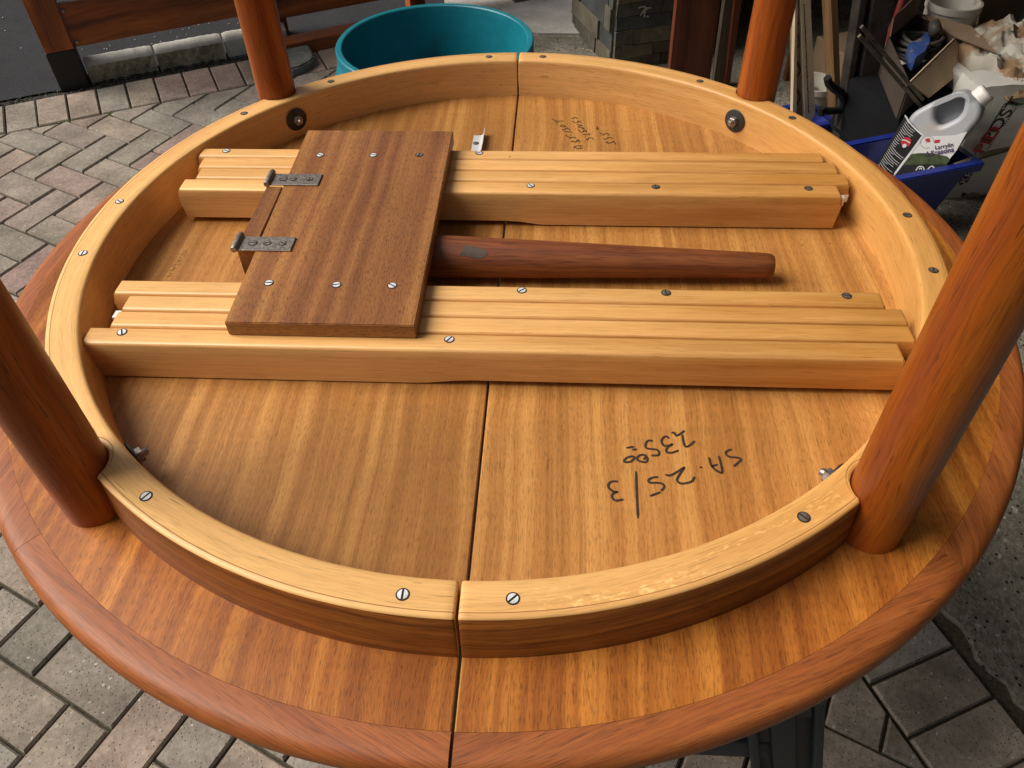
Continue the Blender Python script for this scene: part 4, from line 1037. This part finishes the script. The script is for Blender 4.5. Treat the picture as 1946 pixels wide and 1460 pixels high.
# slide rails
def rail(y0, y1, x0, x1, relief=None, split=False, z0=.0022):
    hr = .05; bm = bmesh.new()
    def pr(x0, x1, za, zb, rel=None):
        sh = .0012
        pt = [(x0+sh, za), (x0, zb-.016), (x0, zb), (x1, zb), (x1, zb-.016), (x1-sh, za)]
        if rel: a, b = rel; pt = ([(x0+sh, za), (x0, zb-.014), (x0, zb), (x1, zb), (x1, zb-.014), (x1-sh, za+(.0055 if b > a else 0))] + ([(b, za+.0055), (b-.02, za+.0045), (a+.012, za+.0008), (a, za)] if b > a else [(a, za), (a-.012, za+.0008), (b+.02, za+.0045), (b, za+.0055)]))
        if rel and rel[1] < rel[0]: pt[0] = (x0+sh, za+.0055)
        n0 = len(bm.verts); prism_bm([Vector((x, y0, z)) for x, z in pt], (0, y1-y0, 0), bm)
    if split: pr(x0, x1, .026, hr); pr(x0+.004, x1-.004, z0+.001, .019); prism_bm([Vector((x, y0+.008, z)) for x, z in ((x0+.03, .018), (x0+.03, .027), (x1-.03, .027), (x1-.03, .018))], (0, y1-y0-.016, 0), bm)
    else: pr(x0, x1, z0, hr, relief)
    ed = [e for e in bm.edges if all(v.co.z > hr-.0005 for v in e.verts)]
    bmesh.ops.bevel(bm, geom=ed, offset=.0052, segments=4, profile=.5, affect='EDGES')
    ed = [e for e in bm.edges if e.is_manifold and e.calc_face_angle(0) > R(60) and abs(e.verts[0].co.x-e.verts[1].co.x) < .012 and (e.verts[0].co.x < x0+.012 or e.verts[0].co.x > x1-.012)]
    bmesh.ops.bevel(bm, geom=ed, offset=.0016, segments=2, affect='EDGES')
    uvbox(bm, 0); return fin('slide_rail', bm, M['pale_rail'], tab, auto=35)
g_ = .0004
FY = [-.0985, -.1255, -.1530, -.1802, -.2088]
rails_f = [rail(FY[1]+g_, FY[0]-g_, -.430, .4246), rail(FY[2]+g_, FY[1]-g_, -.4095, .4406), rail(FY[3]+g_, FY[2]-g_, -.411, .440, split=True), rail(FY[4]+g_, FY[3]-g_, -.431, .421, relief=(-.075, -.015))]
BY = [.2020, .1770, .1482, .1205, .0905]
rails_b = [rail(BY[1]+g_, BY[0]-g_, -.4346, .427), rail(BY[2]+g_, BY[1]-g_, -.425, .4388), rail(BY[3]+g_, BY[2]-g_, -.419, .4468, split=True), rail(BY[4]+g_, BY[3]-g_, -.4323, .4296, relief=(.055, 0.0))]
bm = box_bm((.4305, .112, .022), (.4415, .1195, .0345), .001); fin('glide', bm, M['white'], tab)
bm = box_bm((.4305, .1205, .0225), (.4485, .134, .034), .001); fin('glide', bm, M['white'], tab)
bm = box_bm((-.425, -.150, .026), (-.405, -.138, .036), .001); fin('glide', bm, M['white'], tab)

# cross board on the rails
BZ0, BZ1 = .0503, .0683
bm = prism_bm([Vector(p) for p in ((-.2742, -.1915, BZ0), (-.0743, -.1912, BZ0), (-.0778, .2186, BZ0), (-.2835, .2190, BZ0))], (0, 0, BZ1-BZ0))
bmesh.ops.bevel(bm, geom=list(bm.edges), offset=.0010, segments=2, affect='EDGES')
uvbox(bm, 1); board = fin('cross_board', bm, M['board'], tab)
bm = prism_bm([Vector(p) for p in ((-.3016, -.0605, .018), (-.2792, -.0605, .018), (-.2812, .072, .018), (-.3016, .072, .018))], (0, 0, BZ1-.0002-.018))
bmesh.ops.bevel(bm, geom=list(bm.edges), offset=.0008, segments=2, affect='EDGES'); uvbox(bm, 1, 0, (.03, .2, 0)); fin('hinge_block', bm, M['board'], tab)

# screws: flat dark disc that paints in the counterbore shade, slotted head; mesh shared
def screw_mesh(r=.0043, slot=.0009, key=[0]):
    bm = bmesh.new(); n = 20
    o = [bm.verts.new((r*1.3*math.cos(2*math.pi*k/n), r*1.3*math.sin(2*math.pi*k/n), .00015)) for k in range(n)]; f = bm.faces.new(o); f.material_index = 1
    for s in (-1, 1):
        xs = math.acos(slot/r); pts_ = [(r*math.sin(-xs+2*xs*k/12), s*r*math.cos(-xs+2*xs*k/12)) for k in range(13)]
        a_ = [bm.verts.new((x, y, .0007-.00012*(abs(y)/r)**2)) for x, y in pts_]; b2 = [bm.verts.new((x, y, .0001)) for x, y in pts_]
        f = bm.faces.new(a_)
        for k in range(13): bm.faces.new((a_[k], a_[(k+1) % 13], b2[(k+1) % 13], b2[k]))
    bmesh.ops.recalc_face_normals(bm, faces=bm.faces)
    me = bpy.data.meshes.new('screw'); bm.to_mesh(me); bm.free(); return me
SM = screw_mesh(); SM.materials.append(M['steel']); SM.materials.append(M['hole'])
SMD = screw_mesh(); SMD.materials.append(M['dsteel']); SMD.materials.append(M['hole'])
SMH = screw_mesh(.0036); SMH.materials.append(M['dsteel']); SMH.materials.append(M['hole'])
def screw(parent, x, y, z, me=None, ang=None, tilt=0):
    o = bpy.data.objects.new('screw', me or SM); C.objects.link(o); o.parent = parent; o.location = Vector((x, y, z))-wloc(parent)
    o.rotation_euler = (0, 0, random.uniform(0, 3.1) if ang is None else ang); return o
random.seed(17)
for an, me in ((-172.9, SM), (174.2, SM), (144, SMD), (126.2, SMD), (95.6, SMD), (85.3, SMD), (54.7, SMD), (35.3, SMD), (4.6, SMD), (-8.1, SMD), (-55.7, SMD), (-85.1, SM), (-95, SM), (-124.4, SM)):
    a_ = R(an); s = 0 if math.cos(a_) < 0 else 1; screw(aprons[s], .4925*math.cos(a_), .4925*math.sin(a_), H+.0001, me)
for x, y in ((-.25, .150), (-.178, .151), (-.1163, .1528), (-.245, -.1252), (-.1694, -.1265), (-.108, -.1263)): screw(board, x, y, BZ1+.0001, SMD if x > -.12 and y > 0 else SM)
for rl_, x, y, me in ((rails_b[0], -.397, .196-.004, SM), (rails_b[0], -.04, .196-.004, SM), (rails_b[3], .034, .109, SM), (rails_b[3], .196, .109, SMD), (rails_b[3], .39, .109, SMD), (rails_f[0], .032, -.108, SM), (rails_f[0], .191, -.108, SMD), (rails_f[0], .386, -.108, SMD), (rails_f[3], -.391, -.190, SM), (rails_f[3], -.04, -.191, SM)):
    screw(rl_, x, y, .0501, me)

# hinges
for (y0, y1, holes) in ((.0709, .1006, (-.2830, -.2701, -.2489)), (-.0678, -.0412, (-.2823, -.2656, -.2473))):
    ym = (y0+y1)/2; lo, hi = ym-.0133, ym+.0133
    bm = box_bm((-.2985, lo, BZ1+.0001), (-.2350, hi, BZ1+.0022), .0004, 1); hg = fin('hinge', bm, M['dsteel'], tab)
    kn = tube_bm([(-.3008, lo-.002, BZ1+.0030), (-.3008, lo, BZ1+.0030), (-.3008, hi, BZ1+.0030), (-.3008, hi+.003, BZ1+.0030)], [.0036, .0044, .0044, .0036], 18); 
    fin('hinge_knuckle', kn, M['dsteel'], hg, auto=40)
    for k, x in enumerate(holes): screw(hg, x, ym, BZ1+.0023, SMH if k else SMD)

# leg bolts: washer, nut, stud on the inside of the apron
for lx, ly in LEGS:
    an = math.atan2(ly, lx); r_ = Vector((-math.cos(an), -math.sin(an), 0)); c0 = Vector((math.cos(an), math.sin(an), 0))*.4722+UP*.027
    s = 0 if lx < 0 else 1
    bm = tube_bm([c0, c0+r_*.0016, c0+r_*.0020], [.0172, .0172, .0165], 32); ws_ = fin('washer', bm, M['washer'], aprons[s], auto=40)
    bm = tube_bm([c0+r_*.002, c0+r_*.0085, c0+r_*.0092], [.0074, .0074, .0066], 6); fin('nut', bm, M['dsteel'], aprons[s])
    bm = tube_bm([c0+r_*.009, c0+r_*.013, c0+r_*.014], [.0038, .0038, .003], 16); fin('stud', bm, M['dsteel'], aprons[s], auto=40)
# curved aluminium latch
bm = bmesh.new(); lat = [(-.0625, .0010), (-.052, .0010), (-.0495, .0016), (-.0480, .0032), (-.0470, .0055), (-.0463, .0085), (-.0459, .0115)]
for i in range(6):
    (xa, za), (xb, zb_) = lat[i], lat[i+1]; ya, yb = .333+.004*(i/6), .333+.004*((i+1)/6)
    prism_bm([Vector((xa, .284, za)), Vector((xb, .284, zb_)), Vector((xb, yb, zb_)), Vector((xa, ya, za))], (0 if i < 2 else .0011, 0, -.0009 if i < 2 else 0), bm)
fin('latch', bm, M['alu'], tab)
screw(tab, -.0570, .3085, .0013, SMH)

# handwriting
ink = bmesh.new()
def wr(strokes, ox, oy, s, wd, bm):
    for st in strokes: ribbon_bm([Vector((p.x, p.y, .0004)) for p in [atz((ox+x/s, oy+y/s), 0) for x, y in st]], wd, UP, bm)
big = [[(945, 215), (985, 215), (1005, 250), (1060, 225), (1108, 185)], [(1080, 240), (1095, 330), (1120, 385), (1170, 370), (1235, 315)],
 [(915, 285), (885, 258), (845, 275), (825, 320), (850, 370), (900, 375), (965, 350)], [(965, 350), (895, 400), (885, 450), (950, 460), (1035, 430)],
 [(715, 315), (665, 310), (630, 345), (635, 400), (700, 415), (770, 425), (795, 460), (790, 490)], [(795, 492), (695, 495)], [(390, 400), (490, 385)], [(460, 425), (520, 415)],
 [(355, 565), (400, 520), (470, 505), (490, 525), (450, 565), (390, 578), (355, 565)], [(515, 530), (560, 490), (620, 490), (650, 530), (640, 570), (600, 575), (545, 560), (515, 530)], [(630, 510), (605, 545)],
 [(1690, 420), (1640, 435), (1615, 470), (1660, 510), (1760, 520), (1805, 545), (1760, 590), (1715, 630)], [(1410, 515), (1440, 620), (1500, 680), (1575, 715)], [(1575, 715), (1562, 620), (1530, 500)], [(1440, 630), (1515, 605)],
 [(1302, 632), (1312, 640), (1322, 636)], [(870, 730), (930, 740), (1010, 700), (1110, 635)], [(1110, 635), (1060, 710), (1015, 790), (1050, 835), (1130, 835), (1200, 810), (1230, 755)],
 [(785, 760), (720, 765), (665, 795), (680, 830), (760, 830), (840, 845), (855, 890), (815, 930)], [(815, 945), (680, 995)], [(510, 690), (520, 980), (535, 1270)],
 [(290, 815), (210, 815), (170, 850), (180, 900), (240, 940), (290, 940)], [(290, 940), (225, 965), (215, 1010), (260, 1050), (355, 1035)]]
wr(big[:11], 1130, 790, 6.487, .0024, ink); fin('handwriting', ink, M['ink'], panels[1]); ink = bmesh.new()
wr(big[11:], 1130, 790, 6.487, .0024, ink); fin('handwriting', ink, M['ink'], panels[1]); ink = bmesh.new()
small = [[(115, 320), (250, 420)], [(190, 370), (380, 375)], [(300, 485), (340, 465), (400, 475), (410, 500), (350, 505), (300, 485)], [(345, 560), (370, 580), (460, 535), (520, 575)], [(375, 610), (590, 630)],
 [(420, 695), (480, 735), (530, 760)], [(520, 690), (555, 705)], [(520, 770), (580, 745), (640, 750), (660, 775)], [(545, 855), (590, 835), (660, 855), (710, 800), (745, 865)],
 [(825, 940), (700, 945), (620, 970), (700, 1005), (820, 1000)], [(760, 960), (775, 985)], [(550, 300), (600, 310), (630, 285), (680, 300), (690, 320)], [(580, 370), (620, 400), (680, 410)], [(690, 410), (720, 370), (765, 385), (750, 405)],
 [(680, 450), (805, 475), (700, 490)], [(700, 515), (850, 530), (790, 560)], [(715, 575), (760, 615), (830, 625), (850, 580), (905, 600), (890, 625)], [(805, 675), (975, 690), (940, 650)],
 [(890, 780), (930, 810), (960, 760), (1020, 760), (1080, 800)], [(1345, 870), (1390, 850), (1400, 890), (1480, 870), (1525, 840), (1585, 910)], [(1295, 770), (1340, 795), (1400, 760), (1460, 750), (1505, 790)],
 [(1195, 635), (1255, 675)], [(1270, 700), (1320, 670), (1390, 660), (1430, 705)], [(1150, 495), (1175, 580)], [(1115, 540), (1180, 540)]]
wr(small, 1040, 200, 12.1625, .0017, ink)
fin('handwriting', ink, M['ink'], panels[1])
pn = bmesh.new()
wr([[(880, 128), (905, 122)], [(890, 108), (908, 116)], [(893, 98), (915, 92), (925, 80)], [(908, 74), (920, 76)], [(915, 62), (940, 64)], [(925, 46), (945, 50), (950, 38)], [(935, 36), (945, 44)], [(944, 22), (962, 30)], [(950, 14), (966, 12), (975, 22)], [(962, 2), (985, 6)], [(970, -8), (992, -2)]], 0, 480, 2.78, .0009, pn)
fin('pencil_note', pn, M['pencil'], panels[0])
